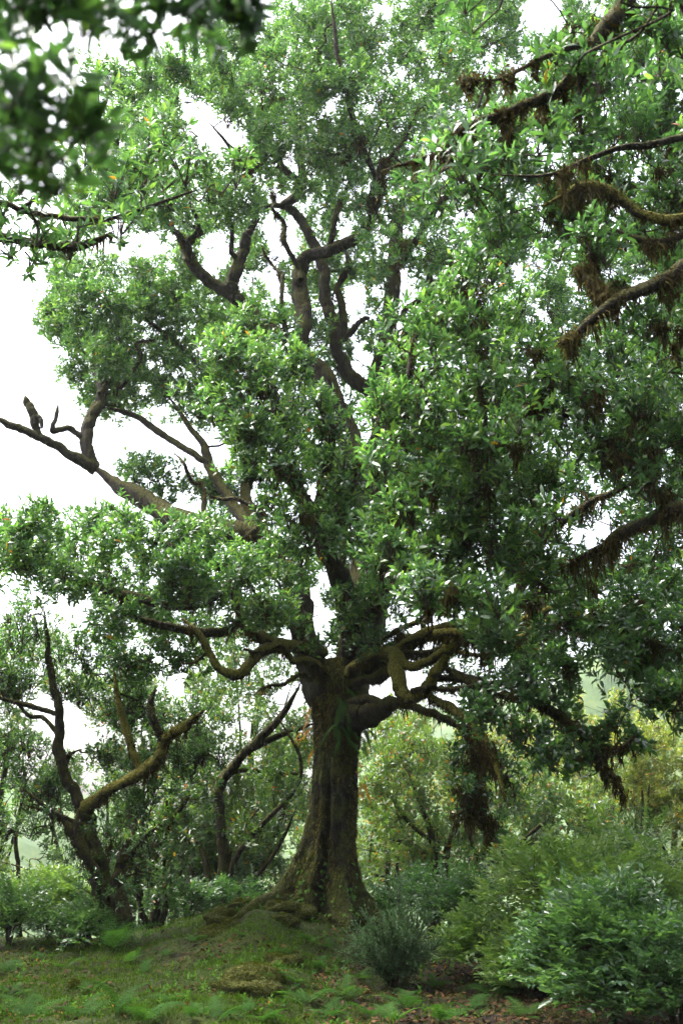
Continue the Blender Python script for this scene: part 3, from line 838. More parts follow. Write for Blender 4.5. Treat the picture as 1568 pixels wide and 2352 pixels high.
T.limb([(905, 620, 16, 9), (990, 500, 15, 7), (1060, 350, 14.3, 6), (1120, 180, 14, 4)], 120, .12)
T.limb([(880, 450, 14.4, 6), (820, 300, 14, 7), (780, 150, 13.6, 6), (760, 0, 13.4, 5)], 200, .14, .5)
T.limb([(885, 790, 16, 10), (980, 720, 14.5, 8), (1080, 600, 13.5, 6), (1200, 500, 13, 5)], 150, .16, .6)

# thin twisting mossy limbs fanning out of the fork and through the crown
def twisty(a, b_, n, r0, kink, **kw):
    P0 = np.array(a, float); P1 = np.array(b_, float)
    pts = []
    for i in range(n + 1):
        f = i / n
        q = P0 * (1 - f) + P1 * f
        k_ = kink * math.sin(math.pi * min(1, f * 1.1 + .05))
        pts.append((q[0] + RNG.normal(0, k_), q[1] + RNG.normal(0, k_) - kink * .5 * math.sin(math.pi * f), q[2] + RNG.normal(0, .12), r0 * (1 - .65 * f)))
    T.limb(pts, **kw)
for (a, b_, r_) in [((835, 1530, 14.6), (1130, 1500, 12.6), 10), ((820, 1500, 14.8), (1180, 1440, 12.8), 10), ((840, 1545, 14.6), (1060, 1440, 13.6), 9), ((830, 1510, 14.8), (1010, 1390, 13.2), 9),
                    ((925, 1500, 13.5), (1260, 1480, 11.8), 8), ((950, 1590, 13.1), (1230, 1560, 12), 8), ((1000, 1560, 13), (1300, 1580, 11.8), 8), ((1060, 1470, 12.6), (1380, 1440, 11), 8), ((1150, 1420, 12), (1480, 1380, 10.6), 8),
                    ((760, 1540, 14.8), (560, 1490, 13.2), 9), ((740, 1560, 14.8), (600, 1580, 13.4), 7), ((720, 1480, 14.8), (520, 1420, 13), 9), ((690, 1420, 14.8), (440, 1330, 12.8), 9)]:
    twisty(a, b_, 6, r_, 17, moss=900, long_m=.15, beard=.65, mat=M_MOSSY if r_ > 8 else None)
for (a, b_, r_) in [((840, 1380, 14.6), (1000, 1080, 10.5), 12), ((850, 1250, 14.6), (1050, 900, 11), 11), ((830, 1100, 14.6), (980, 720, 12), 10), ((700, 1180, 11.6), (560, 900, 11.5), 9), ((780, 1320, 13.4), (820, 1060, 10.5), 10),
                    ((650, 1270, 14.8), (470, 1130, 14), 9), ((880, 900, 15.8), (1010, 560, 14.5), 9), ((700, 800, 14.8), (600, 560, 14.6), 7), ((690, 640, 14.9), (620, 430, 14.8), 7), ((760, 570, 14.8), (800, 300, 14.2), 7), ((860, 480, 14.5), (960, 240, 14), 7), ((540, 640, 14.4), (480, 420, 13.8), 7), ((435, 600, 14.3), (330, 440, 13.8), 6), ((510, 1215, 15), (400, 1040, 15.6), 8), ((230, 900, 16), (380, 760, 17), 6), ((400, 800, 17), (250, 680, 17.4), 5)]:
    twisty(a, b_, 6, r_, 20, moss=380, long_m=.16, beard=.6)

M1 = [(110, 605), (260, 595), (400, 605), (470, 670), (560, 720), (560, 990), (480, 950), (330, 945), (240, 930), (145, 885), (160, 815), (85, 740)]
M2 = [(245, 1062), (330, 1035), (500, 1080), (600, 1130), (600, 1200), (430, 1180), (330, 1130)]
M3 = [(-60, 1190), (60, 1150), (180, 1180), (300, 1180), (420, 1220), (620, 1215), (690, 1300), (640, 1415), (480, 1430), (300, 1415), (150, 1370), (-60, 1330)]
M4 = [(215, 1425), (480, 1430), (480, 1520), (400, 1560), (300, 1555), (240, 1500)]
M5 = [(520, 690), (610, 720), (680, 850), (740, 900), (790, 1000), (780, 1110), (700, 1230), (600, 1180), (540, 1060), (470, 990), (470, 880)]
M6 = [(640, 1200), (780, 1120), (880, 1080), (900, 1250), (870, 1330), (760, 1300), (660, 1270)]
M7 = [(840, 900), (900, 770), (1000, 640), (1150, 610), (1250, 800), (1240, 1000), (1330, 1150), (1290, 1320), (1200, 1370), (1000, 1390), (900, 1320), (870, 1150), (855, 1020)]
M8 = [(850, 560), (1000, 500), (1300, 560), (1568, 600), (1568, 1000), (1250, 1050), (1150, 1300), (960, 1330), (880, 1000)]
M9 = [(600, 330), (620, 120), (680, -60), (900, -80), (1220, -80), (1220, 100), (1010, 330), (930, 520), (860, 600), (800, 500), (740, 330)]
M10 = [(180, 200), (400, 90), (620, 60), (640, 330), (640, 460), (480, 520), (240, 515), (160, 430), (260, 350)]
M22 = [(980, 1480), (1120, 1460), (1250, 1520), (1250, 1600), (1100, 1640), (1000, 1620)]
M23 = [(860, 1300), (1100, 1330), (1120, 1450), (980, 1440), (880, 1410)]
M24 = [(400, 490), (640, 470), (720, 620), (560, 640), (420, 620)]
M14 = [(1060, 1570), (1200, 1560), (1420, 1640), (1490, 1760), (1400, 1790), (1300, 1740), (1150, 1720), (1060, 1660)]
M13 = [(1130, 1410), (1330, 1340), (1600, 1330), (1600, 1640), (1440, 1610), (1300, 1560), (1150, 1520)]
M15 = [(690, 1420), (760, 1400), (870, 1390), (900, 1440), (850, 1490), (740, 1500)]
M16 = [(1000, 1700), (1180, 1720), (1180, 1860), (1120, 1900), (1030, 1850)]
M17 = [(1220, 1060), (1640, 1000), (1640, 1360), (1220, 1360)]
M18 = [(1060, 1330), (1640, 1080), (1640, 1560), (1400, 1560), (1180, 1520)]
M19 = [(540, 60), (820, 40), (840, 330), (780, 480), (700, 420), (600, 330)]
M20 = [(560, 560), (680, 500), (840, 600), (880, 900), (760, 850), (640, 760)]
T.grow(mass(M1, 78, 15.5, 17.8, .85), .1, 11, hi=False, twigs=False, moss=40, tint=.54)
F1 = [(170, 420), (300, 200), (500, 60), (900, -60), (1640, -60), (1640, 1050), (1100, 1200), (880, 1200), (600, 1080), (560, 960), (300, 920), (150, 830), (100, 740), (140, 630), (420, 610), (240, 520)]
T.grow(mass(F1, 105, 16, 19, .27), .13, 10, hi=False, twigs=False, moss=0, tint=.5)
F2 = [(90, 640), (430, 590), (620, 700), (600, 1000), (300, 930), (140, 850)]
F3 = [(-60, 1190), (300, 1180), (620, 1220), (650, 1430), (480, 1480), (200, 1420), (-60, 1340)]
F4 = [(560, 1230), (960, 1230), (980, 1440), (880, 1470), (700, 1470), (600, 1420)]
T.grow(mass(F2, 80, 17, 19.5, .35), .1, 10, hi=False, twigs=False, tint=.55)
T.grow(mass(F3, 84, 14, 16, .32), .1, 10, hi=False, twigs=False, moss=60, tint=.5)
T.grow(mass(F4, 80, 16.4, 18, .4), .1, 10, hi=False, twigs=False, moss=60, tint=.5)
T.grow(mass(M2, 72, 15.2, 16.5, 1.0), .1, 11, hi=False, twigs=False, moss=60, tint=.5)
T.grow(mass(M9, 95, 13, 15.5, .55), .1, 11, hi=False, twigs=False, moss=160, tint=.5)
T.grow(mass(M19, 95, 13.4, 15.5, .5), .1, 11, hi=False, twigs=False, moss=260, long_m=.2, tint=.5)
T.grow(mass(M20, 85, 15.5, 17.5, .5), .09, 10, hi=False, twigs=False, moss=40, tint=.5)
T.grow(mass(M10, 84, 12, 14.5, .85), .1, 11, twigs=False, hi=False, moss=140, tint=.52)
T.grow(mass(M8, 105, 12.5, 15, .32), .1, 11, hi=False, twigs=False, moss=80, tint=.45)
M21 = [(600, 1240), (900, 1240), (900, 1400), (760, 1390), (620, 1410)]
T.grow(mass(M21, 80, 12, 14, .55), .1, 10, twigs=False, hi=False, moss=200, tint=.48)
T.grow(mass(M17, 105, 10.2, 12, .55), .1, 10, hi=False, twigs=False, moss=300, long_m=.22, tint=.32)
T.grow(mass(M18, 105, 12, 14.5, .45), .1, 10, hi=False, twigs=False, moss=160, tint=.36)
T.grow(mass(M3, 80, 11.6, 13.6, 1.1), .1, 11, twigs=False, hi='mid', moss=160, tint=.52)
T.grow(mass(M4, 74, 13, 14.4, .85), .1, 11, twigs=False, hi=False, moss=220, tint=.42)
T.grow(mass(M5, 76, 10, 12, .95), .1, 11, moss=120, tint=.56, near=True)
T.grow(mass(M6, 76, 9.8, 11.4, .95), .1, 11, moss=200, tint=.5, near=True)
T.grow(mass(M7, 82, 8.0, 10.0, 1.0), .1, 11, moss=160, tint=.52, near=True)
T.grow(mass(M13, 92, 9.6, 11.2, .9), .105, 11, twigs=False, hi='mid', moss=320, long_m=.2, tint=.38)
T.grow(mass(M22, 76, 14, 15.5, .6), .1, 10, twigs=False, hi=False, moss=200, tint=.42)
T.grow(mass(M23, 76, 11.6, 13, .6), .1, 10, twigs=False, hi=False, moss=300, long_m=.2, tint=.4)
T.grow(mass(M24, 80, 15, 17, .55), .095, 10, hi=False, moss=60, tint=.52, twigs=False)
T.grow(mass(M14, 80, 11, 12, .5), .11, 9, moss=420, long_m=.2, tint=.3, near=True, aspect=.46, up=.4)
T.grow(mass(M16, 74, 11.6, 12.6, .35), .1, 9, hi='mid', moss=600, long_m=.24, tint=.3, up=.2)
T.grow(mass(M15, 62, 13.6, 14.4, .6), .09, 9, moss=200, tint=.5, near=True, aspect=.42)
T.curtain([(1000, 1680), (1200, 1690), (1200, 1900), (1020, 1900)], 34, .45)
T.curtain([(1180, 1560), (1440, 1640), (1440, 1830), (1200, 1700)], 26, .3)
T.curtain([(900, 1380), (1600, 1250), (1600, 1620), (1150, 1520), (900, 1450)], 90, .34)
T.curtain([(640, 1180), (880, 1180), (880, 1420), (640, 1400)], 40, .3)
T.curtain([(900, 700), (1300, 700), (1350, 1250), (900, 1300)], 100, .32)
T.curtain([(560, 860), (900, 860), (900, 1250), (560, 1250)], 60, .28)
T.curtain([(820, 380), (1200, 300), (1200, 700), (860, 700)], 70, .42)
T.curtain([(380, 250), (700, 250), (700, 700), (380, 700)], 26, .3)
T.curtain([(250, 1250), (640, 1300), (640, 1480), (250, 1480)], 36, .26)
T.curtain([(560, 60), (920, 60), (880, 420), (560, 330)], 40, .5)
T.finish(300, hi='mid')

# ---- tree whose trunk stands just outside the right edge, its boughs reaching in
tb = np.array([4.7, 7.6, 0.0]); tb[2] = hz(*tb[:2])
R_ = Tree('laurel_tree', 'neighbouring laurel whose mossy boughs reach in from the right edge', 'tree', tb)
R_.limb([(4.7, 7.6, tb[2] - .1, .42), (4.6, 7.6, .9, .33), (4.4, 7.7, 2.2, .28), (4.25, 7.6, 3.4, .24), (4.1, 7.4, 5, .2), (3.7, 7.2, 6.8, .13), (3.4, 7.0, 8.2, .08)], 300, .12, .4, sides=14, name='trunk', world=True, mat=M_TRUNK)
def wpt(px, py, d, r):
    p = at(px, py, d); return (*p, r * mpp(p))
R_.limb([(4.3, 7.6, 3.2, .14), wpt(1620, 1180, 8.2, 20), wpt(1480, 1200, 8.6, 16), wpt(1380, 1260, 9, 12), wpt(1300, 1300, 9.3, 8)], 900, .3, .8, world=True)
R_.limb([(4.15, 7.5, 4.4, .13), wpt(1700, 540, 7.4, 18), wpt(1568, 615, 7.2, 16), wpt(1490, 660, 7.1, 15), wpt(1410, 690, 7, 14), wpt(1330, 760, 7, 9), wpt(1280, 790, 7, 6)], 900, .2, .75, world=True)
R_.limb([wpt(1420, 690, 7, 9), wpt(1370, 660, 7.1, 8), wpt(1330, 620, 7.2, 6)], 500, .16, .7, world=True)
R_.limb([(4.05, 7.4, 5.2, .11), wpt(1720, 500, 7.6, 13), wpt(1568, 505, 7.6, 12), wpt(1480, 495, 7.6, 12), wpt(1400, 440, 7.6, 12), wpt(1330, 430, 7.6, 10), wpt(1250, 470, 7.6, 6)], 900, .2, .7, world=True, mat=M_MOSSY)
R_.limb([wpt(1600, 530, 7.6, 9), wpt(1500, 555, 7.6, 8), wpt(1400, 530, 7.6, 8), wpt(1330, 545, 7.6, 6)], 700, .2, .7, world=True)
R_.limb([(3.9, 7.3, 6.0, .1), wpt(1650, 270, 7, 10), wpt(1568, 310, 6.8, 9), wpt(1500, 330, 6.7, 8), wpt(1400, 345, 6.6, 6), wpt(1260, 400, 6.6, 5), wpt(1120, 400, 6.6, 3)], 160, .08, .6, world=True)
R_.limb([(3.7, 7.2, 6.8, .1), wpt(1520, -80, 6.4, 17), wpt(1440, 0, 5.8, 17), wpt(1370, 90, 5.6, 17), wpt(1300, 190, 5.5, 15), wpt(1200, 245, 5.5, 12), wpt(1060, 300, 5.5, 11), wpt(1010, 350, 5.5, 9), wpt(930, 375, 5.5, 5), wpt(870, 395, 5.5, 3)], 900, .14, .7, world=True)
R_.limb([wpt(1370, 90, 5.6, 9), wpt(1250, 130, 5.4, 6), wpt(1150, 180, 5.3, 4), wpt(1060, 180, 5.3, 3)], 160, .08, .6, world=True)
R1 = [(960, 360), (1080, 250), (1250, 100), (1600, 40), (1750, 60), (1750, 720), (1420, 660), (1300, 560), (1150, 590), (1000, 520)]
R2 = [(1240, 780), (1420, 720), (1750, 700), (1750, 1150), (1450, 1110), (1330, 1080), (1250, 1000)]
R3 = [(900, 360), (1000, 290), (1150, 200), (1330, 40), (1568, -60), (1568, 110), (1350, 250), (1150, 330), (980, 430), (900, 420)]
R_.grow(mass(R1, 95, 7.2, 9.5, .75), .1, 11, moss=140, long_m=.16, tint=.38, near=True)
R_.grow(mass(R2, 95, 8.2, 10.2, .8), .1, 11, moss=240, long_m=.2, tint=.42, near=True)
R_.grow(mass(R3, 105, 5.2, 6.2, .5), .1, 10, moss=120, tint=.42, near=True)
R_.grow([(np.array([3.2 + 2.6 * math.cos(a), 6.6 + 2.6 * math.sin(a), 8.2 + .6 * math.sin(3 * a)]), (1.1, 1.1, .5), 14) for a in np.linspace(-2.6, .8, 9)], .11, 9, hi=False, holes=False)
R_.curtain([(1250, 350), (1600, 350), (1600, 850), (1250, 850)], 80, .3)
R_.curtain([(1250, 850), (1600, 850), (1600, 1330), (1250, 1330)], 50, .34)
R_.curtain([(950, 100), (1450, 0), (1300, 350), (950, 400)], 36, .22)
R_.grow([(np.array([x_ + RNG.normal(0, .2), y_ + RNG.normal(0, .2), 1.62 + max(y_, 0) * 1.05 + 2.2 + .6 * RNG.random()]), (.8, .8, .4), 16) for x_ in (-1.2, .4, 2.0, 3.4) for y_ in (-1.5, 0.2, 1.9, 3.6, 5.2) if y_ < 2.5 or x_ > 3], .13, 8, hi=False, holes=False, twigs=False)
R_.finish(200, hi='mid')

# ---- tree whose trunk stands outside the left edge
tb = np.array([-4.3, 7.2, 0.0]); tb[2] = hz(*tb[:2])
L_ = Tree('laurel_tree', 'slender laurel off the left edge, one mossy bough showing against the white sky', 'tree', tb)
L_.limb([(-4.3, 7.2, tb[2] - .1, .2), (-4.2, 7.2, 1.5, .16), (-4.0, 7.2, 3.5, .13), (-3.7, 7.1, 5.4, .1), (-3.5, 7.0, 7.0, .06)], 160, .1, .4, world=True, name='trunk', mat=M_TRUNK)
L_.limb([(-3.75, 7.1, 5.1, .07), wpt(-60, 530, 7, 10), wpt(0, 545, 7, 9), wpt(80, 556, 7, 10), wpt(160, 565, 7, 12), wpt(225, 552, 7, 8), wpt(260, 530, 7, 4)], 900, .11, .6, world=True)
L_.limb([(-3.7, 7.1, 5.6, .05), wpt(-40, 480, 6.8, 7), wpt(60, 485, 6.8, 6), wpt(150, 500, 6.8, 6), wpt(260, 500, 6.8, 5), wpt(380, 460, 6.8, 4), wpt(470, 430, 6.8, 3)], 140, .07, .6, world=True)
L_.limb([wpt(40, 485, 6.8, 4), wpt(90, 450, 6.7, 4), wpt(160, 410, 6.6, 3)], 80, .06, .6, world=True)
L1 = [(-80, 430), (60, 440), (230, 440), (420, 420), (520, 400), (560, 440), (440, 490), (230, 520), (100, 590), (-80, 590)]
L_.grow(mass(L1, 78, 6.4, 7.2, .4), .095, 9, moss=90, tint=.42, near=True, holes=False)
L2 = [(150, 250), (330, 280), (420, 340), (440, 430), (200, 440), (120, 380)]
L_.grow(mass(L2, 84, 6.6, 7.8, .45), .1, 10, moss=80, tint=.5, near=True, holes=False)
L_.finish(120)

# ---- the tree right beside the camera, its twigs hanging out of focus into the top left
tb = np.array([-2.3, 1.1, 0.0]); tb[2] = hz(*tb[:2])
N_ = Tree('laurel_tree', 'nearest laurel, only its dark out-of-focus leaves hanging into the top left corner', 'tree', tb)
N_.limb([(-2.3, 1.1, tb[2] - .1, .16), (-2.2, 1.15, 1.6, .13), (-2.0, 1.3, 3.0, .1), (-1.7, 1.5, 4.0, .07)], 160, .08, .4, world=True, name='trunk', mat=M_TRUNK)
N_.limb([(-1.8, 1.45, 3.75, .05), wpt(-150, -60, 2.0, 22), wpt(60, -120, 2.1, 16), wpt(300, -130, 2.2, 12), wpt(520, -100, 2.2, 8)], 120, .05, .5, world=True)
N_.limb([(-2.0, 1.3, 3.0, .05), wpt(-250, 150, 1.9, 20), wpt(-60, 200, 2.0, 12), wpt(60, 260, 2.0, 8), wpt(120, 320, 2.0, 5)], 120, .05, .5, world=True)
def leaf_pads(pts, d, r, n):
    return [(at(x, y, d + RNG.normal(0, .08)), (r, r * .8, r), n) for (x, y) in pts]
N_.grow(leaf_pads([(20, 40), (40, 130), (30, 220), (80, 260), (110, 330), (30, 320), (150, 290), (-40, 150), (150, 370), (60, 390), (10, 400), (0, 60), (90, 150), (140, 220), (180, 330), (190, 270), (130, 400), (20, 170), (60, 20)], 2.0, .05, 1), .072, 6, tint=.3, near=True, up=-.1, holes=False, clump=.07, per=5, twig_r=.002, aspect=.42, yellow=0)
N_.grow(leaf_pads([(150, -10), (230, 20), (260, 60), (200, 80), (340, -10), (430, 10), (420, 60), (500, 20), (560, 10), (110, 20), (300, -30), (480, -30), (460, 40), (520, -10), (590, -10), (180, 30), (320, 50)], 2.15, .05, 1), .072, 6, tint=.25, near=True, up=-.3, holes=False, clump=.07, per=5, twig_r=.002, aspect=.42, yellow=0)
N_.grow([(np.array([-1.3 + 2.2 * RNG.random(), .2 + 2.3 * RNG.random(), 5.2 + .5 * RNG.random()]), (.6, .6, .3), 14) for k in range(9)], .11, 9, hi=False, holes=False)
N_.grow([(np.array([-2.2 + 1.5 * math.cos(a), .6 + 1.4 * math.sin(a), 4.5]), (.7, .7, .4), 9) for a in np.linspace(2, 6, 6)], .1, 9, hi=False, holes=False)
N_.finish(260)

# ---- left gnarled tree
b0 = ground_px(272, 2165, 12, 17); dl = b0[1]
G = Tree('gnarled_tree', 'gnarled dark tree on the left with one bright mossy elbow limb', 'tree', b0)
G.limb([(275, 2195, dl, 46), (264, 2130, dl, 36), (240, 2050, dl, 26), (222, 1980, dl, 20), (205, 1910, dl, 17), (192, 1850, dl, 15)], 420, .1, .4, name='trunk', sides=14, mat=M_TRUNK)
G.limb([(285, 2130, dl - .1, 22), (270, 2040, dl - .1, 16), (275, 1990, dl - .1, 10), (290, 1930, dl - .1, 5)], 300, .1, .4)
G.limb([(212, 1970, dl, 14), (180, 1945, dl - .1, 13), (160, 1900, dl - .1, 9), (120, 1870, dl, 5), (60, 1850, dl, 3)], 700, .16, .6)
G.limb([(250, 2080, dl, 14), (215, 2000, dl - .2, 12), (180, 1920, dl - .3, 9), (178, 1860, dl - .3, 5)], 500, .12, .5)
G.limb([(245, 2060, dl, 10), (290, 1980, dl - .1, 8), (330, 1930, dl - .1, 6), (360, 1900, dl, 4)], 500, .14, .6)
G.limb([(196, 1858, dl, 18), (240, 1822, dl - .3, 13), (320, 1776, dl - .7, 14), (366, 1740, dl - .9, 14), (380, 1702, dl - 1, 12), (425, 1665, dl - 1.2, 11), (468, 1632, dl - 1.4, 9)], 800, .08, .4, mat=M_MOSSY)
G.limb([(322, 1772, dl - .7, 9), (300, 1710, dl - .7, 9), (284, 1660, dl - .7, 9), (270, 1600, dl - .7, 7), (262, 1540, dl - .7, 4)], 600, .06, .4, mat=M_MOSSY)
G.limb([(376, 1702, dl - 1, 9), (352, 1655, dl - 1, 9), (346, 1615, dl - 1, 8), (358, 1580, dl - 1, 5)], 500, .06, .4)
G.limb([(188, 1855, dl, 14), (152, 1785, dl, 12), (134, 1710, dl, 12), (136, 1630, dl, 10), (118, 1560, dl, 8), (108, 1460, dl, 6), (100, 1390, dl, 3)], 160, .07, .5)
G.limb([(132, 1640, dl, 6), (70, 1622, dl, 6), (20, 1610, dl, 5), (-40, 1590, dl, 3)], 300, .1, .6)
G.limb([(136, 1690, dl, 5), (100, 1650, dl + .2, 5), (60, 1640, dl + .4, 4), (10, 1560, dl + .6, 3)], 200, .08, .6)
G.limb([(205, 1900, dl, 6), (150, 1880, dl - .1, 5), (100, 1850, dl - .2, 4), (40, 1800, dl - .2, 3)], 120, .08, .6)
G1 = [(-40, 1390), (200, 1400), (330, 1560), (380, 1640), (300, 1700), (200, 1660), (160, 1580), (60, 1580), (-40, 1640)]
G2 = [(200, 1660), (420, 1560), (480, 1700), (420, 1830), (260, 1900), (220, 1760)]
G3 = [(-40, 1680), (110, 1720), (170, 1850), (120, 1960), (-40, 1950)]
G.grow(mass(G1, 76, dl - .4, dl + 1.2, .75), .08, 9, hi=False, moss=90, tint=.5)
G.grow(mass(G2, 76, dl - .2, dl + 1.2, .8), .08, 9, hi=False, moss=140, tint=.42)
G4 = [(120, 1860), (330, 1840), (380, 1990), (300, 2060), (180, 2020)]
G.grow(mass(G4, 70, dl - .4, dl + .4, .5), .075, 9, hi=False, moss=300, long_m=.16, tint=.36)
G.curtain([(150, 1700), (480, 1640), (420, 2000), (150, 2000)], 30, .28)
G.grow(mass(G3, 76, dl - .2, dl + 1.0, .8), .075, 9, hi=False, moss=80, tint=.48)
G.finish()

# ---- background trees: base px, distance, height, crown
def thin_tree(px, d, label, trunk_px, crown, leafmat=M_FAR, leaf=.09, dens=.5, tint=.5, r0=10, stems=(), moss=60, yellow=.02, name='laurel_tree', s=78):
    p = at(px, 2000, d); p[2] = hz(p[0], p[1])
    t = Tree(name, label, 'tree', p, leafmat=leafmat)
    b = [(float(p[0]), float(p[1]), float(p[2]) - .15, r0 * 1.25 * mpp(at(px, 2000, d)))] + [wpt(*q) for q in trunk_px]
    t.limb(b, moss, .07, .5, name='trunk', world=True, sides=8)
    for sp in stems: t.limb(sp, moss, .07, .5, sides=7)
    q0 = np.array(b[0][:3])
    for c in crown:
        c_ = np.mean(np.array(c, float), axis=0); span = max(p_[0] for p_ in c) - min(p_[0] for p_ in c)
        for e in (0, 2):
            tip = at(c_[0] + span * (.3 * (e - 1) + RNG.normal(0, .06)), c_[1] + RNG.normal(0, 20), d + RNG.normal(0, .3))
            base_ = q0 + np.array([RNG.normal(0, .12), RNG.normal(0, .1), -.1])
            m1 = base_ + (tip - base_) * np.array([.15, .2, .4]) + RNG.normal(0, .16, 3); m2 = base_ + (tip - base_) * np.array([.75, .6, .7]) + RNG.normal(0, .2, 3)
            r_ = r0 * mpp(at(px, 2000, d)) * .55
            t.limb([(*base_, r_), (*m1, r_ * .8), (*m2, r_ * .6), (*tip, r_ * .3)], moss, .07, .5, sides=6, world=True, name='stem')
    for c in crown:
        t.grow(mass(c, s, d - .9, d + 1.2, dens * 1.6), leaf * 1.1, 9, hi=False, twigs=False, moss=moss * .5, tint=tint, yellow=yellow, twig_r=.004)
    t.finish()
    return t
thin_tree(515, 17.3, 'slim dark tree forking behind the mossy elbow limb, left of the great trunk', [(512, 2000, 17.3, 14), (508, 1900, 17.3, 13), (500, 1815, 17.3, 14)],
          [[(410, 1580), (560, 1560), (700, 1540), (715, 1680), (640, 1760), (520, 1760), (420, 1720)], [(540, 1760), (715, 1700), (715, 1900), (560, 1960)]], r0=15, tint=.46, dens=.42,
          stems=[[(500, 1815, 17.3, 13), (545, 1745, 17.2, 11), (600, 1695, 17.1, 10), (650, 1640, 17, 8), (690, 1570, 16.9, 5)],
                 [(565, 1728, 17.2, 7), (640, 1690, 17.1, 7), (720, 1662, 17, 5)],
                 [(500, 1820, 17.3, 10), (470, 1765, 17.4, 9), (450, 1690, 17.5, 6), (440, 1600, 17.6, 4)],
                 [(500, 1790, 17.3, 5), (560, 1770, 17.2, 5), (640, 1775, 17.1, 5), (700, 1780, 17, 4)]])
thin_tree(365, 16.2, 'moss-hung crooked sapling between the gnarled tree and the slim forked tree', [(360, 2080, 16.2, 12), (352, 1990, 16.2, 11), (368, 1900, 16.2, 9), (390, 1820, 16.3, 7)],
          [[(290, 1840), (470, 1800), (490, 1960), (420, 2040), (300, 2020)]], r0=13, tint=.3, dens=.4, moss=300, stems=[[(362, 1950, 16.2, 7), (400, 1880, 16, 6), (440, 1820, 16, 4)], [(352, 2020, 16.2, 7), (320, 1960, 16.4, 6), (300, 1890, 16.5, 4)]])
thin_tree(430, 18.2, 'leaning thin-stemmed laurel in the thicket left of the mound', [(436, 2080, 18.2, 8), (440, 1980, 18.2, 7), (425, 1880, 18.3, 6), (410, 1760, 18.4, 5)],
          [[(330, 1700), (500, 1640), (560, 1850), (540, 2040), (400, 2060), (360, 1900)]], tint=.55, dens=.42)
thin_tree(585, 19.5, 'pale green laurel behind the flared root of the great trunk', [(590, 2000, 19.5, 7), (600, 1900, 19.5, 6), (610, 1800, 19.6, 5)],
          [[(520, 1740), (715, 1700), (720, 2000), (640, 2020), (520, 2040)]], tint=.66, dens=.6, stems=[[(592, 1990, 19.5, 6), (640, 1900, 19.4, 5), (670, 1790, 19.4, 4)], [(590, 2000, 19.5, 5), (550, 1900, 19.6, 5), (545, 1800, 19.6, 3)]])
thin_tree(60, 16.8, 'spindly laurel by the left edge above the pale shrub', [(48, 2080, 16.8, 5), (40, 1980, 16.8, 5), (38, 1900, 16.8, 4), (60, 1800, 16.8, 3)],
          [[(-60, 1900), (60, 1850), (120, 1930), (110, 2080), (-60, 2120)]], tint=.55, dens=.35, leaf=.07, r0=6)
thin_tree(-30, 19, 'hazy laurel filling the left edge behind the gnarled tree', [(-20, 2000, 19, 8), (0, 1850, 19, 7), (20, 1700, 19, 5)],
          [[(-120, 1420), (120, 1440), (180, 1700), (100, 1860), (-120, 1900)]], tint=.58, dens=.4, leaf=.08)
thin_tree(300, 20.5, 'hazy laurel behind the gnarled tree and the mossy elbow limb', [(310, 2000, 20.5, 9), (300, 1850, 20.5, 8), (330, 1700, 20.5, 6)],
          [[(180, 1560), (460, 1540), (520, 1700), (430, 1800), (260, 1820)], [(250, 1830), (340, 1840), (330, 2040), (240, 2050)]], tint=.6, dens=.45)
thin_tree(560, 20.5, 'tall hazy laurel seen through the low left limbs of the great tree', [(570, 1900, 20.5, 9), (580, 1700, 20.5, 8), (600, 1560, 20.6, 6)],
          [[(470, 1400), (690, 1400), (700, 1560), (600, 1600), (480, 1580)]], tint=.5, dens=.36)
thin_tree(150, 18.0, 'low dark laurel sapling behind the trunk of the gnarled tree', [(150, 2080, 18, 6), (140, 1990, 18, 5), (120, 1900, 18, 4)],
          [[(60, 1880), (260, 1860), (300, 2000), (260, 2120), (80, 2140), (120, 2000)]], tint=.4, dens=.5, leaf=.075, r0=7, stems=[[(152, 2060, 18, 4), (190, 1990, 18, 4), (230, 1900, 18, 3)]])
thin_tree(330, 18.6, 'dark sapling with crossing stems left of the mound', [(325, 2080, 18.6, 7), (310, 1980, 18.6, 6), (330, 1880, 18.6, 4)],
          [[(270, 1900), (480, 1880), (500, 2060), (420, 2150), (290, 2150)]], tint=.35, dens=.5, r0=8, stems=[[(328, 2090, 18.6, 5), (380, 2000, 18.5, 4), (420, 1900, 18.5, 3)], [(326, 2080, 18.6, 5), (290, 2010, 18.7, 4), (270, 1950, 18.7, 3)]])
thin_tree(480, 18.9, 'dark bushy laurel filling the shade left of the flared root', [(480, 2050, 18.9, 6), (475, 1960, 18.9, 5), (490, 1860, 18.9, 4)],
          [[(420, 1860), (640, 1840), (660, 1960), (580, 2040), (500, 2100), (420, 2080)]], tint=.38, dens=.55, r0=8, stems=[[(482, 2030, 18.9, 4), (530, 1950, 18.8, 4), (570, 1860, 18.8, 3)]])
# right of the trunk
thin_tree(1000, 21.5, 'dark bushy laurel low behind the heath bush', [(1000, 2000, 21.5, 6), (1010, 1920, 21.5, 4)],
          [[(860, 1900), (1060, 1880), (1240, 1900), (1240, 2040), (1000, 2080), (860, 2060)]], tint=.42, dens=.6)
thin_tree(985, 18.5, 'light green multi-stemmed laurel right behind the great trunk', [(1000, 2020, 18.5, 9), (990, 1920, 18.5, 8), (960, 1830, 18.5, 6), (930, 1740, 18.6, 4)],
          [[(840, 1740), (1000, 1660), (1080, 1740), (1090, 1900), (980, 1960), (850, 1960)]], tint=.66, dens=.6, yellow=.05, r0=11,
          stems=[[(1000, 2040, 18.5, 8), (1030, 1940, 18.4, 7), (1060, 1850, 18.4, 5)], [(985, 1930, 18.5, 5), (930, 1880, 18.5, 5), (880, 1800, 18.6, 3)], [(990, 1990, 18.5, 6), (950, 1940, 18.4, 5), (900, 1930, 18.3, 4)]])
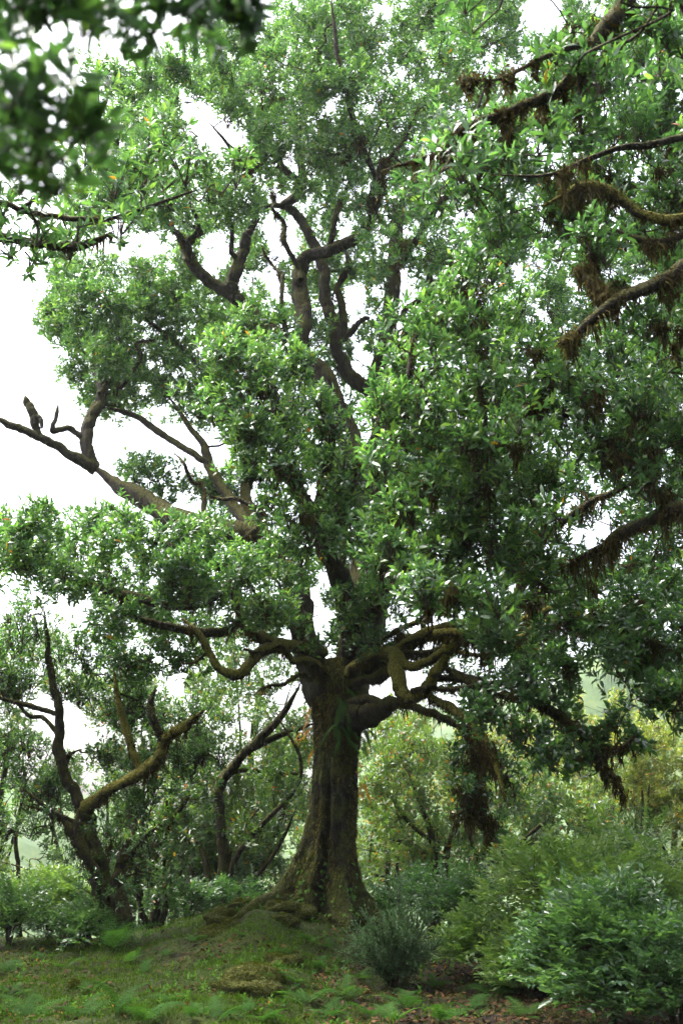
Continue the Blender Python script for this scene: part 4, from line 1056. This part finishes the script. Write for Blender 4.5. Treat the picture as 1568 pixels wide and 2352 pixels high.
thin_tree(890, 20.5, 'yellow-tinted laurel behind the right flank of the great trunk', [(890, 1950, 20.5, 6), (885, 1800, 20.5, 5)],
          [[(830, 1650), (960, 1640), (1000, 1780), (960, 2000), (840, 2040)]], tint=.74, dens=.55, yellow=.07)
thin_tree(1120, 17.2, 'dark twiggy laurel under the drooping moss curtains', [(1110, 2020, 17.2, 8), (1120, 1930, 17.2, 7), (1150, 1850, 17.2, 5)],
          [[(1020, 1860), (1240, 1760), (1290, 1900), (1200, 2000), (1050, 2010)]], tint=.45, dens=.45, yellow=.04, r0=10, stems=[[(1112, 2000, 17.2, 6), (1080, 1930, 17.1, 5), (1060, 1860, 17, 4)], [(1115, 1990, 17.2, 5), (1200, 1930, 17, 5), (1260, 1880, 17, 3)]])
thin_tree(1260, 20, 'bright green laurel below the drooping mossy bough', [(1260, 1980, 20, 7), (1270, 1860, 20, 6), (1280, 1760, 20, 4)],
          [[(1120, 1760), (1250, 1700), (1380, 1780), (1400, 1960), (1180, 2000)]], tint=.66, dens=.6, yellow=.05)
thin_tree(1400, 22, 'golden laurel with orange tips behind the drooping bough tip', [(1400, 1950, 22, 7), (1410, 1820, 22, 5), (1415, 1720, 22, 4)],
          [[(1270, 1720), (1400, 1620), (1500, 1680), (1500, 1900), (1300, 1900)]], M_GOLD, tint=.45, dens=.6, yellow=.05)
thin_tree(1530, 23, 'tall golden laurel at the right edge with thin bare stems', [(1490, 1950, 23, 6), (1500, 1850, 23, 5), (1510, 1750, 23, 4)],
          [[(1440, 1650), (1560, 1600), (1680, 1640), (1680, 1950), (1450, 1960)]], M_GOLD, tint=.38, dens=.6, yellow=.03, stems=[[(1545, 1950, 23, 5), (1560, 1850, 23, 4), (1580, 1700, 23, 3)]])
thin_tree(1080, 25, 'far yellow-green laurel glimpsed through the moss curtains', [(1080, 1950, 25, 7), (1080, 1750, 25, 5)],
          [[(980, 1690), (1200, 1660), (1280, 1740), (1200, 1860), (1000, 1880)]], M_GOLD, tint=.3, dens=.55, yellow=.08)
thin_tree(1350, 29, 'far hazy laurel with yellow top under the dark right canopy', [(1350, 1950, 29, 7), (1350, 1700, 29, 5)],
          [[(1230, 1640), (1380, 1590), (1480, 1640), (1480, 1760), (1250, 1760)]], M_GOLD, tint=.4, dens=.5, yellow=.05)
thin_tree(1720, 21, 'golden laurel beyond the right edge, past the lime shrubs', [(1720, 1950, 21, 7), (1730, 1800, 21, 5)],
          [[(1620, 1650), (1820, 1620), (1880, 1800), (1820, 1980), (1640, 1980)]], M_GOLD, tint=.42, dens=.4, yellow=.06)
thin_tree(1950, 19, 'green laurel well beyond the right edge', [(1950, 1950, 19, 8), (1960, 1750, 19, 6)],
          [[(1840, 1500), (2080, 1480), (2140, 1800), (2060, 1980), (1860, 1980)]], tint=.5, dens=.35)
thin_tree(780, 24, 'hazy laurel closing the gap behind the foot of the great trunk', [(780, 1950, 24, 7), (790, 1750, 24, 5)],
          [[(640, 1720), (900, 1700), (920, 2000), (640, 2040)]], tint=.6, dens=.4)

# ---- the wood goes on around and behind the viewpoint; front left trees only add shade
A_ = Tree('forest_tree', 'laurel of the wood around the viewpoint, out of the picture, those at front left added for shade', 'tree', (-7.5, -7.0, hz(-7.5, -7.0)), leafmat=M_FAR, group='laurels around the viewpoint')
ax, ay, az = A_.root.location
A_.limb([(ax, ay, az - .1, .35), (ax + .2, ay, 1.5, .27), (ax - .1, ay + .2, 3.2, .23), (ax + .2, ay, 5, .18), (ax, ay, 7.5, .08)], 60, .1, .4, world=True, name='trunk', mat=M_TRUNK)
for k in range(6):
    a = k * 1.05 + .3
    A_.limb([(ax, ay, 2.4 + .5 * k, .13), (ax + 1.2 * math.cos(a), ay + 1.2 * math.sin(a), 3.6 + .5 * k, .09), (ax + 2.4 * math.cos(a), ay + 2.4 * math.sin(a), 4.4 + .5 * k, .05), (ax + 3.2 * math.cos(a), ay + 3.2 * math.sin(a), 4.9 + .5 * k, .02)], 0, world=True)
pads = []
for k in range(36):
    u_ = unit(RNG.normal(0, 1, 3)); f = RNG.random() ** .4
    pads.append((np.array([ax, ay, 5.6]) + u_ * f * np.array([3.6, 3.6, 3.2]), (1.0, 1.0, .6), 30))
A_.grow(pads, .24, 7, hi=False, holes=False, clump=.4, per=5, aspect=.45)
A_.twig = Buf()
A_.finish()
def copy_tree(root, loc, rz, sc_):
    r = root.copy(); COL.objects.link(r); r.location = loc; r.rotation_euler = (0, 0, rz); r.scale = (sc_, sc_, sc_)
    for ch in list(root.children):
        c = ch.copy(); COL.objects.link(c); c.parent = r
for k, (x, y) in enumerate([(-1.5, -8.5), (4.5, -7.5), (9.5, -4), (10.5, 2), (10, 8.5), (-11, -2.5), (-12.5, 4), (1, -13), (-7, -13), (8, -12), (15, -1), (-9.6, 9.0), (-10.6, 14.5)]):  # last pair: unseen trees added on the open left to darken the lower left
    copy_tree(A_.root, (x, y, hz(x, y)), k * 1.7, .95 + .12 * (k % 4))

# ------------------------------------------------------------------ shrubs
def shrub(base, label, rx, rz, leafmat, leaf=.08, nclump=150, tint=.5, flat=.35, stem_r=.014, hi=False, per=8, shape=1.0, group=None):
    """dense bush of layered sprays on several stems"""
    nclump = int(nclump * .62)
    t = thing('leafy_shrub', label, 'shrub', base, group)
    st, cr, tw = Buf(), Buf(), Buf()
    base = np.asarray(base, float)
    tips = []
    for k in range(9):
        a = k * 2.4 + RNG.random(); rr = rx * (.2 + .5 * RNG.random())
        e = base + np.array([rr * math.cos(a), rr * math.sin(a), rz * (.55 + .4 * RNG.random())])
        m = base + (e - base) * np.array([.3, .3, .5]) + RNG.normal(0, .03, 3)
        S = smooth_path([base - [0, 0, .05], m, e], 4)
        bb = Buf(); tube(bb, S, np.linspace(stem_r, stem_r * .4, len(S)), 6, .1)
        bb.build('stem', M_TWIG, t)
        tips += list(S[3:])
    tips = np.array(tips)
    u = unit(RNG.normal(0, 1, (nclump, 3)))
    u[:, 2] = np.where(u[:, 2] < -.15, -u[:, 2], u[:, 2])
    rad = .55 + .45 * RNG.random((nclump, 1)) ** .6
    lump = 1 + .3 * np.sin(u[:, :1] * 5 + base[0] * 3) * np.sin(u[:, 1:2] * 6 + 1) + RNG.normal(0, .13, (nclump, 1))
    nclump = len(u)
    C = base + np.array([0, 0, rz * .38]) + u * rad * lump * np.array([rx, rx, rz * .62])
    for c, uu in zip(C, u):
        h = tips[np.argmin(np.linalg.norm(tips - c, axis=1))]
        tube(tw, smooth_path([h, (h + c) / 2 + RNG.normal(0, .02, 3), c], 2), np.linspace(.005, .003, 5), 3, 0)
    K = 6
    S = (C[:, None] + RNG.normal(0, 1, (nclump, K, 3)) * np.array([.075, .075, .03])).reshape(-1, 3)
    A = np.repeat(u * np.array([1, 1, flat]) + np.array([0, 0, .35]), K, 0) + RNG.normal(0, .35, (nclump * K, 3))
    # sprays: leaves in two ranks along each twig
    nl = 9
    A = unit(A)
    side = unit(np.cross(A, ZUP) + RNG.normal(0, .2, A.shape))
    nrm = unit(np.cross(side, A))
    nrm *= np.sign(nrm[:, 2:3] + 1e-6)
    i = np.arange(nl)
    sg = np.where(i % 2 == 0, 1, -1)
    P = S[:, None] + A[:, None] * (i * leaf * .33)[None, :, None]
    D = A[:, None] * .65 + side[:, None] * sg[None, :, None] * .8 + RNG.normal(0, .15, (len(S), nl, 3))
    N = np.repeat(nrm[:, None], nl, 1) + RNG.normal(0, .45, (len(S), nl, 3))
    Ln = leaf * (.7 + .5 * RNG.random(len(S) * nl))
    tn = np.clip(tint + .12 * np.repeat(np.repeat(u[:, 2], K), nl) * 0 + np.repeat(RNG.normal(0, .1, len(S)), nl) + RNG.normal(0, .1, len(S) * nl) + np.tile(i / nl, len(S)) * .18, 0.02, .87)
    add_leaves(cr, P.reshape(-1, 3), D.reshape(-1, 3), N.reshape(-1, 3), Ln, Ln * .42, tn, hi=hi)
    tw.build('twig_growth', M_TWIG, t, kind='stuff')
    cr.build('foliage', leafmat, t, kind='stuff')
    return t

def shrub_px(px, py_foot, rpx, hpx, label, d=None, **kw):
    p = ground_px(px, py_foot) if d is None else at(px, py_foot, d)
    if d is not None: p[2] = hz(p[0], p[1])
    m = mpp(p)
    return shrub(p, label, rpx * m, hpx * m, kw.pop('leafmat', M_SHRUB), **kw)
shrub_px(1410, 2330, 168, 285, 'large blue-green leafy shrub in the lower right corner', d=9.2, nclump=420, tint=.5)
shrub_px(1545, 2350, 120, 230, 'dark glossy shrub cut by the right edge in the lower corner', d=8.6, nclump=160, tint=.35, leaf=.06)
shrub_px(1330, 2250, 190, 330, 'tall lime green shrub behind the blue-green shrub at lower right', d=11.5, leafmat=M_LIME, nclump=330, tint=.52)
shrub_px(1490, 2200, 140, 330, 'lime shrub rising at the right edge below the grey heath', d=12.6, leafmat=M_LIME, nclump=220, tint=.42)
shrub_px(1110, 2190, 85, 130, 'small fresh green shrub standing between the heath bush and the large shrubs', d=12.0, leafmat=M_LIME, nclump=130, tint=.45)
shrub_px(1205, 2230, 72, 115, 'low fresh green shrub left of the large blue-green shrub', d=11.2, leafmat=M_LIME, nclump=130, tint=.48)
shrub_px(1060, 2120, 80, 140, 'dim green shrub behind the heath bush, right of the great trunk', d=14.0, nclump=130, tint=.5)
shrub_px(950, 2060, 75, 130, 'dark shrub hugging the right root of the great trunk', d=16.4, nclump=110, tint=.3)
shrub_px(110, 2170, 90, 150, 'pale yellow-green shrub at the left between thin stems', d=15.6, leafmat=M_LIME, nclump=190, tint=.5)
shrub_px(20, 2170, 70, 110, 'fine-leaved green shrub at the left edge', d=14.6, leafmat=M_SHRUB, nclump=110, tint=.6)
shrub_px(200, 2190, 60, 80, 'low green shrub at the foot of the gnarled tree, left side', d=14.4, leafmat=M_SHRUB, nclump=90, tint=.55)
shrub_px(430, 2100, 70, 110, 'dark broad-leaved shrub behind the mound, below the slim forked tree', d=16.6, nclump=100, tint=.35, leaf=.07)
shrub_px(540, 2050, 80, 120, 'glossy dark shrub between the slim forked tree and the flared root', d=17.0, nclump=110, tint=.38, leaf=.07)

def heath(px, py_foot, rpx, hpx, label, d=None, tint=.45, n=26):
    p = ground_px(px, py_foot) if d is None else at(px, py_foot, d)
    if d is not None: p[2] = hz(p[0], p[1])
    m = mpp(p); rx, h = rpx * m, hpx * m
    t = thing('heath_shrub', label, 'shrub', p)
    nd = Buf(); tw = Buf()
    for k in range(n):
        a = k * 2.4; f = math.sqrt((k + .5) / n)
        e = p + np.array([rx * f * math.cos(a), rx * f * math.sin(a), h * (1 - .42 * f) * (.6 + .6 * RNG.random())])
        mid = p + (e - p) * np.array([.38, .38, .5]) + RNG.normal(0, .03, 3)
        S = smooth_path([p - [0, 0, .05], mid, e], 8)
        bb = Buf(); tube(bb, S, np.linspace(.009, .002, len(S)), 5, .1); bb.build('stem', M_TWIG, t)
        for s in range(4, len(S)):
            for q in range(6):
                ax = unit(unit(S[s] - S[s - 1]) + RNG.normal(0, .62, 3) + np.array([0, 0, .2]))
                ln = h * .2 * (.5 + .8 * RNG.random())
                c0 = S[s] - (S[s] - S[s - 1]) * RNG.random()
                tube(tw, np.array([c0, c0 + ax * ln]), [.0025, .001], 3, 0)
                K = 11
                tt = RNG.random(K)
                P = c0 + ax * (tt * ln)[:, None]
                add_strands(nd, P, ax * .8 + RNG.normal(0, .33, (K, 3)), .022 + .024 * RNG.random(K), np.full(K, .0105), np.clip(tint + tt * .25 + RNG.normal(0, .12, K), 0, 1), .1)
    tw.build('twig_growth', M_TWIG, t, kind='stuff')
    nd.build('foliage', M_HEATH, t, smooth=False, kind='stuff')
heath(905, 2270, 112, 190, 'dark feathery heath bush in front of the right root of the great trunk', tint=.45)
heath(1475, 2200, 65, 330, 'grey-green feathery heath rising behind the shrubs at the right', d=15.5, tint=.62, n=20)
heath(1260, 2180, 60, 290, 'dim feathery heath between the thicket and the tall lime shrub', d=15.0, tint=.35, n=18)

# ------------------------------------------------------------------ ferns
def frond_mesh(name, mat, tint, arch=.35, pairs=15, wide=.3, lf=.2):
    bb = Buf()
    t = np.linspace(0, 1, 12)
    S = np.stack([t, 0 * t, arch * (1.1 * t - 1.6 * t * t)], -1)
    tube(bb, S, np.linspace(.008, .002, 12), 4, 0, tint * .6)
    for i in range(pairs):
        f = .16 + .83 * i / pairs
        z = arch * (1.1 * f - 1.6 * f * f)
        L = wide * (1 - f) ** .75 * min(1, (f - .05) * 6) + .02
        for sg in (-1, 1):
            ax = unit(np.array([.34, sg * 1.0, -.12 + RNG.normal(0, .06)]))
            k = 8
            q = np.arange(k) / k
            P = np.array([f, 0, z]) + ax * (q * L)[:, None]
            for s2 in (-1, 1):
                pr = unit(np.cross(ZUP, ax)) * s2
                D = np.tile(pr * .9 + ax * .55, (k, 1)) + RNG.normal(0, .08, (k, 3))
                ln = np.maximum(L * lf * (1 - .8 * q), .012)
                add_leaves(bb, P, D, np.tile(ZUP, (k, 1)) + RNG.normal(0, .2, (k, 3)), ln, ln * .62, np.clip(tint + RNG.normal(0, .08, k), 0, 1), hi=False)
            add_leaves(bb, (P[-1:]), ax[None], ZUP[None], np.array([L * .2]), np.array([L * .08]), np.array([tint]), hi=False)
    return bb.mesh('frond', mat)
FROND = [frond_mesh('frond', M_FERN, t, a, 15, w) for (t, a, w) in ((.3, .3, .36), (.42, .45, .32), (.55, .25, .38), (.22, .55, .34))]
FROND_DRY = frond_mesh('frond', M_DRYFERN, .5, .4, 13, .3, .3)
FROND_HANG = [frond_mesh('frond', M_FERN, t, .3, 14, .2, .34) for t in (.3, .5)]
def fern(p, label, size, n=5, rot=None, rise=.5, meshes=FROND, name='fern', stalk=.25):
    t = thing(name, label, 'fern', p)
    for k in range(n):
        a = (rot if rot is not None else RNG.random() * 6.28) + (k - (n - 1) / 2) * (6.28 / max(n, 3) if rot is None else .8) + RNG.normal(0, .15)
        o = bpy.data.objects.new('frond', meshes[int(RNG.integers(len(meshes)))])
        COL.objects.link(o); o.parent = t
        s = size * .78 * (.65 + .5 * RNG.random())
        o.rotation_euler = (RNG.normal(0, .15), -rise * (.6 + .7 * RNG.random()), a)
        o.scale = (s, s, s)
        o.location = (0, 0, -.01)
    return t
def fern_px(px, py, label, size, **kw):
    return fern(ground_px(px, py), label, size, **kw)
fern_px(255, 2190, 'bright fern fanning out at the foot of the gnarled tree', .85, n=5, rot=.35, rise=.75)
fern_px(290, 2215, 'small fern right under the bright fern by the gnarled tree', .45, n=3)
fern_px(60, 2345, 'pale bracken in the lower left corner', .55, n=5)
fern_px(190, 2340, 'bracken spray at the bottom edge, left of the tallest bottom spray', .5, n=4)
fern_px(265, 2335, 'tallest pale bracken spray along the bottom edge at left', .62, n=5, rise=.8)
fern_px(330, 2350, 'pale bracken spray at the bottom edge beside the tallest one', .6, n=5)
fern_px(500, 2350, 'fern at the bottom edge below the mossy bank', .5, n=5)
fern_px(330, 2240, 'thin fern standing in the grass above the bottom bracken', .35, n=3, rise=.8)
fern_px(150, 2225, 'little fern in front of the pale left shrub', .4, n=4)
fern_px(15, 2240, 'fresh green fern at the left edge of the clearing', .5, n=5)
fern_px(620, 2250, 'blue-green fern on the right shoulder of the mossy bank', .4, n=4)
fern_px(655, 2290, 'fern hanging down the right side of the mossy bank', .42, n=4)
fern_px(560, 2150, 'small fern on the grassy crown of the mound', .3, n=4)
fern_px(705, 2165, 'bright little fern at the foot of the great trunk', .36, n=4)
fern_px(760, 2180, 'pale fern just right of the bright little trunk-foot fern', .34, n=5)
fern_px(735, 2230, 'bracken on the litter slope below the great trunk', .5, n=5)
fern_px(700, 2310, 'dim bracken low on the litter slope, left of the bottom centre', .5, n=5)
fern_px(790, 2290, 'bracken left of the heath bush on the litter slope', .5, n=5)
fern_px(850, 2340, 'bracken at the bottom edge below the heath bush', .5, n=5)
fern_px(930, 2320, 'pale bracken in front of the heath bush foot', .55, n=5)
fern_px(1010, 2350, 'bracken at the bottom edge right of the heath bush', .5, n=5)
fern_px(1060, 2215, 'bright fern right of the heath bush in the shade', .5, n=4)
fern_px(1130, 2290, 'yellow-green fern alone on the dark litter at lower right', .55, n=6, rise=.35)
fern_px(1180, 2260, 'dim fern at the foot of the low fresh green shrub', .5, n=5)
fern_px(1090, 2160, 'dark fern under the small fresh green shrub', .5, n=5)
fern_px(450, 2165, 'dark fern against the stems at the edge of the clearing', .4, n=4)

for (x_, y_, s_, l_) in [
    (110, 2310, .42, 'bracken between the lower left corner and the bottom edge sprays'), (400, 2300, .36, 'bracken in the grass left of the big foreground hummock'),
    (440, 2340, .42, 'bracken at the bottom edge left of the fern below the mossy bank'), (30, 2290, .38, 'small bracken just above the lower left corner'),
    (215, 2275, .32, 'little fern in the middle of the left clearing'), (560, 2330, .4, 'fern in front of the big foreground hummock'),
    (610, 2345, .4, 'bracken at the bottom edge, half under the big hummock'), (745, 2345, .42, 'bracken at the bottom edge on the brown litter'),
    (680, 2260, .32, 'little fern between the hummock and the litter slope'), (830, 2250, .34, 'little fern touching the left of the heath bush'),
    (660, 2190, .26, 'small fern on the mound below the trunk ivy'), (790, 2215, .3, 'small fern on the litter right under the trunk'),
    (1000, 2270, .42, 'fern in the shade right of the heath bush foot'), (1080, 2320, .42, 'fern left of the lone yellow-green fern'),
    (1210, 2340, .42, 'dark fern at the bottom edge beside the large blue-green shrub'), (900, 2350, .4, 'fern at the bottom edge between two brackens under the heath'),
    (380, 2200, .3, 'fern at the dark edge of the clearing below the thicket stems'), (95, 2205, .32, 'fern in front of the left edge shrubs')]:
    fern_px(x_, y_, l_, s_, n=5, rise=.45)

# plants living on the great trunk
def trunk_fern(theta, f, label, size, n, mesh, rise, spread=.8, jit=.14):
    p, nn = trunk_pt(theta, f)
    t = thing('epiphytic_fern', label, 'fern', p)
    ang = math.atan2(nn[1], nn[0])
    for k in range(n):
        o = bpy.data.objects.new('frond', mesh[k % len(mesh)])
        COL.objects.link(o); o.parent = t
        s = size * (.6 + .6 * RNG.random())
        o.location = (RNG.normal(0, .07), RNG.normal(0, .03), RNG.normal(0, jit))
        o.rotation_euler = (RNG.normal(0, .3), rise + RNG.normal(0, .2), ang + (k - (n - 1) / 2) * spread + RNG.normal(0, .2))
        o.scale = (s, s * .7, s)
trunk_fern(-1.45, .70, 'grey-green ferns hanging down the front of the great trunk below its fork', .5, 18, FROND_HANG, 1.1, .16, .2)
trunk_fern(-1.2, .80, 'ferns sprouting from the fork of the great trunk', .3, 10, FROND, .7, .3, .16)
trunk_fern(-.35, .66, 'dark fern drooping under the right shoulder of the great trunk', .45, 14, FROND_HANG, .9, .15, .2)
trunk_fern(math.pi + .25, .66, 'orange dry fern on the left side of the great trunk', .27, 15, [FROND_DRY], .75, .2, .16)
trunk_fern(-.05, .50, 'orange dry fern hanging from the right side of the great trunk', .27, 14, [FROND_DRY], 1.0, .2, .2)

def ivy(theta0, f0, n, sp, label):
    p0, n0 = trunk_pt(theta0, f0)
    t = thing('ivy', label, 'climbing plant', p0)
    P, D, N = [], [], []
    stem = []
    th_, f_ = theta0, max(.02, f0 - .06)
    for i in range(n):
        th_ = theta0 + RNG.normal(0, sp); f_ = min(.9, max(.01, f0 + RNG.normal(0, .055)))
        p, nn = trunk_pt(th_, f_)
        if i % 4 == 0: stem.append(p + nn * .012)
        P.append(p + nn * (.02 + .03 * RNG.random())); D.append(np.array([RNG.normal(0, .6), RNG.normal(0, .3), -.4]) + nn * .3); N.append(nn + RNG.normal(0, .3, 3) + [0, 0, .5])
    cr = Buf(); L = .045 + .03 * RNG.random(n)
    add_leaves(cr, np.array(P), np.array(D), np.array(N), L, L * .85, np.clip(RNG.normal(.66, .12, n), 0, .87), hi=True)
    stem = sorted(stem, key=lambda q: q[2])
    if len(stem) > 2:
        bb = Buf(); tube(bb, smooth_path(stem, 3), np.full((len(stem) - 1) * 3 + 1, .004), 4, 0); bb.build('stem', M_TWIG, t)
    cr.build('foliage', M_FERN, t, kind='stuff')
ivy(-1.85, .22, 46, .13, 'ivy leaves in the groove at the middle of the great trunk foot')
ivy(-2.5, .17, 22, .14, 'ivy leaves on the flared left root of the great trunk')
ivy(-1.2, .10, 20, .2, 'ivy leaves low on the front root of the great trunk')
ivy(-.7, .16, 14, .12, 'sparse ivy on the right flank of the great trunk foot')
ivy(-2.1, .09, 34, .2, 'ivy and small weeds creeping where the great trunk meets the mound')

# ------------------------------------------------------------------ mossy boulders and bank on the mound
def boulder(px, py, rpx, label, flat=.62, fur=900):
    p = ground_px(px, py)
    m = mpp(p); r = rpx * m * 1.3
    t = thing('mossy_boulder', label, 'rock', p)
    nu, nv = 22, 12
    uu, vv = np.meshgrid(np.linspace(0, 2 * math.pi, nu, endpoint=False), np.linspace(-.5, math.pi / 2, nv), indexing='ij')
    X = np.stack([np.cos(uu) * np.cos(vv), np.sin(uu) * np.cos(vv), np.sin(vv)], -1)
    s = px * .37
    nse = 1 + .7 * vnoise(X[..., 0] * 1.4 + s, X[..., 1] * 1.4 + X[..., 2] * 2, 5) + .25 * vnoise(X[..., 0] * 3.5 + s, X[..., 1] * 3.5 + X[..., 2] * 4, 6)
    Vv = p + X * nse[..., None] * np.array([r * 1.15, r, r * flat])
    bb = Buf()
    a, c = np.meshgrid(np.arange(nu), np.arange(nv - 1), indexing='ij')
    a2 = (a + 1) % nu
    bb.add(Vv.reshape(-1, 3), None, np.stack([a * nv + c, a2 * nv + c, a2 * nv + c + 1, a * nv + c + 1], -1).reshape(-1, 4))
    bb.build('stone', M_ROCK, t)
    fb = Buf()
    iu = RNG.integers(nu, size=fur); iv = RNG.integers(nv - 1, size=fur)
    w = RNG.random((fur, 2))
    P = Vv[iu, iv] + (Vv[(iu + 1) % nu, iv] - Vv[iu, iv]) * w[:, :1] + (Vv[iu, iv + 1] - Vv[iu, iv]) * w[:, 1:]
    Nn = unit(P - p + [0, 0, .02])
    add_strands(fb, P, Nn + RNG.normal(0, .5, (fur, 3)), .015 + .02 * RNG.random(fur), np.full(fur, .008), np.clip(.45 + .35 * Nn[:, 2] + RNG.normal(0, .15, fur), 0, 1), .4)
    fb.build('moss_cover', M_GMOSS, t, smooth=False, kind='stuff')
for (x, y, r, l) in [(573, 2062, 26, 'mossy boulder farthest left beside the flared root'), (608, 2052, 24, 'mossy boulder against the flared root'),
                     (555, 2085, 20, 'small mossy stone below the leftmost boulder by the root'), (640, 2088, 26, 'mossy stone on the mound in front of the flared root'),
                     (515, 2112, 28, 'mossy boulder at the left shoulder of the mound'), (492, 2150, 30, 'mossy lump at the lower left edge of the mound'),
                     (690, 2102, 24, 'mossy stone near the ivy at the trunk foot'), (528, 2130, 18, 'little mossy stone between two lumps on the mound shoulder'),
                     (655, 2118, 20, 'low mossy stone in the middle of the mound'), (175, 2262, 11, 'tiny mossy stump in the grass at left'),
                     (585, 2265, 46, 'big overhanging mossy hummock in the foreground'), (640, 2215, 30, 'mossy hummock behind the big foreground one'),
                     (520, 2275, 24, 'grassy moss lump left of the big foreground hummock')]:
    boulder(x, y, r, l, flat=.6, fur=int(500 + r * 40))
# surface roots that run out over the mound
def root(pts, label):
    A = []
    for (x, y, r) in pts:
        p = ground_px(x, y, 12, 15.6); A.append((p[0], p[1], p[2] + r * mpp(p) * .35, r * mpp(p)))
    A = np.array(A)
    S = smooth_path(A, 6)
    bb = Buf(); tube(bb, S[:, :3], S[:, 3], 9, .16)
    t = thing('surface_root', label, 'root', A[0, :3])
    bb.build('root_wood', M_ROCK, t)
    mb = Buf(); moss_on(mb, S[:, :3], S[:, 3], 1500, .04, .2, .008); mb.build('moss_cover', M_GMOSS, t, smooth=False, kind='stuff')
root([(690, 2078, 16), (640, 2068, 15), (595, 2078, 13), (560, 2100, 9), (535, 2115, 5)], 'mossy root creeping left from the flared foot over the mound')
root([(840, 2070, 16), (880, 2092, 13), (915, 2110, 9), (940, 2125, 5)], 'mossy root running right from the great trunk behind the heath bush')

# ------------------------------------------------------------------ ground cover
def scatter(n, poly_xy=None, dens=None):
    """ground points spread over the part of the floor in view"""
    y = 8.2 + (18.5 - 8.2) * RNG.random(n * 3) ** 1.2
    x = (RNG.random(n * 3) * 2 - 1) * y * .37
    if dens is not None:
        k = RNG.random(len(x)) < dens(x, y)
        x, y = x[k], y[k]
    x, y = x[:n], y[:n]
    return np.stack([x, y, hgt(x, y)], -1)
def grass_dens(x, y):
    g = np.exp(-(((x + .9) / 1.1) ** 2)) * (y < 14.8) + np.exp(-(((x + 2.9) / 1.5) ** 2)) * (y < 16)
    g = g + .8 * np.exp(-(((x + 1.0) / .9) ** 2 + ((y - 13.4) / 1.3) ** 2))
    return np.clip(g * (.6 + 1.3 * vnoise(x * 1.6, y * 1.6, 41)), .02, 1)
P = scatter(72000, dens=grass_dens); n = len(P)
bb = Buf()
add_strands(bb, P - [0, 0, .005], np.array([0, 0, 1.0]) + RNG.normal(0, .45, (n, 3)), .04 + .08 * RNG.random(n) ** 2, np.full(n, .008), np.clip(RNG.normal(.45, .2, n), 0, 1), .35)
o = bb.build('grass', M_GRASS, smooth=False); o['kind'] = 'stuff'; o['label'] = 'short fine grass on the mound and clearing'; o['category'] = 'grass'
def moss_dens(x, y):
    return np.clip(.45 + 1.4 * vnoise(x * 2.2, y * 2.2, 51), .03, 1)
P = scatter(44000, dens=moss_dens); n = len(P)
bb = Buf()
add_strands(bb, P, np.array([0, 0, .8]) + RNG.normal(0, .6, (n, 3)), .012 + .022 * RNG.random(n), np.full(n, .009), np.clip(RNG.normal(.45, .2, n), 0, 1), .3)
o = bb.build('ground_moss', M_GMOSS, smooth=False); o['kind'] = 'stuff'; o['label'] = 'olive moss carpet over the forest floor'; o['category'] = 'moss'
def lit_dens(x, y):
    return np.clip(.15 + .8 * (x > -.3) + 1.3 * vnoise(x * 1.3, y * 1.3, 61), .05, 1)
P = scatter(13000, dens=lit_dens); n = len(P)
a = RNG.random(n) * 6.28
D = np.stack([np.cos(a), np.sin(a), RNG.normal(0, .35, n)], -1)
L = .04 + .055 * RNG.random(n)
bb = Buf()
add_leaves(bb, P + [0, 0, .018], D, ZUP + RNG.normal(0, .4, (n, 3)), L, L * .42, np.clip(RNG.beta(1.6, 2.4, n), 0, 1), hi='mid')
o = bb.build('leaf_litter', M_LITTER); o['kind'] = 'stuff'; o['label'] = 'brown and orange fallen laurel leaves on the floor'; o['category'] = 'leaf litter'
def weed_dens(x, y): return np.clip(.3 + 1.6 * vnoise(x * 1.1, y * 1.1, 71), 0, 1)
P = scatter(1100, dens=weed_dens); n = len(P)
A = np.array([0, 0, 1.0]) + RNG.normal(0, .3, (n, 3))
bb = Buf()
add_leaves(bb, *shoot_leaves(P + [0, 0, .05], A, 6, .045, 1.2, .55, .14, .02, .55), hi=False)
o = bb.build('ground_weeds', M_FERN); o['kind'] = 'stuff'; o['label'] = 'small green weeds sprouting through moss and litter'; o['category'] = 'weeds'

# ------------------------------------------------------------------ damp air
m, nt, out = mat_new('haze_air')
pv = node(nt, 'VolumePrincipled')
pv.inputs['Color'].default_value = (.92, .97, .98, 1)
pv.inputs['Density'].default_value = 0.0004
pv.inputs['Anisotropy'].default_value = 0.3
nt.links.new(pv.outputs[0], out.inputs['Volume'])
x0, x1, y0, y1, z0, z1 = -190, 190, -60, 210, -32, 30
bb = Buf()
bb.add([(x, y, z) for x in (x0, x1) for y in (y0, y1) for z in (z0, z1)], None, [(0, 1, 3, 2), (4, 6, 7, 5), (0, 4, 5, 1), (2, 3, 7, 6), (0, 2, 6, 4), (1, 5, 7, 3)])
o = bb.build('haze', m, smooth=False); o['kind'] = 'stuff'
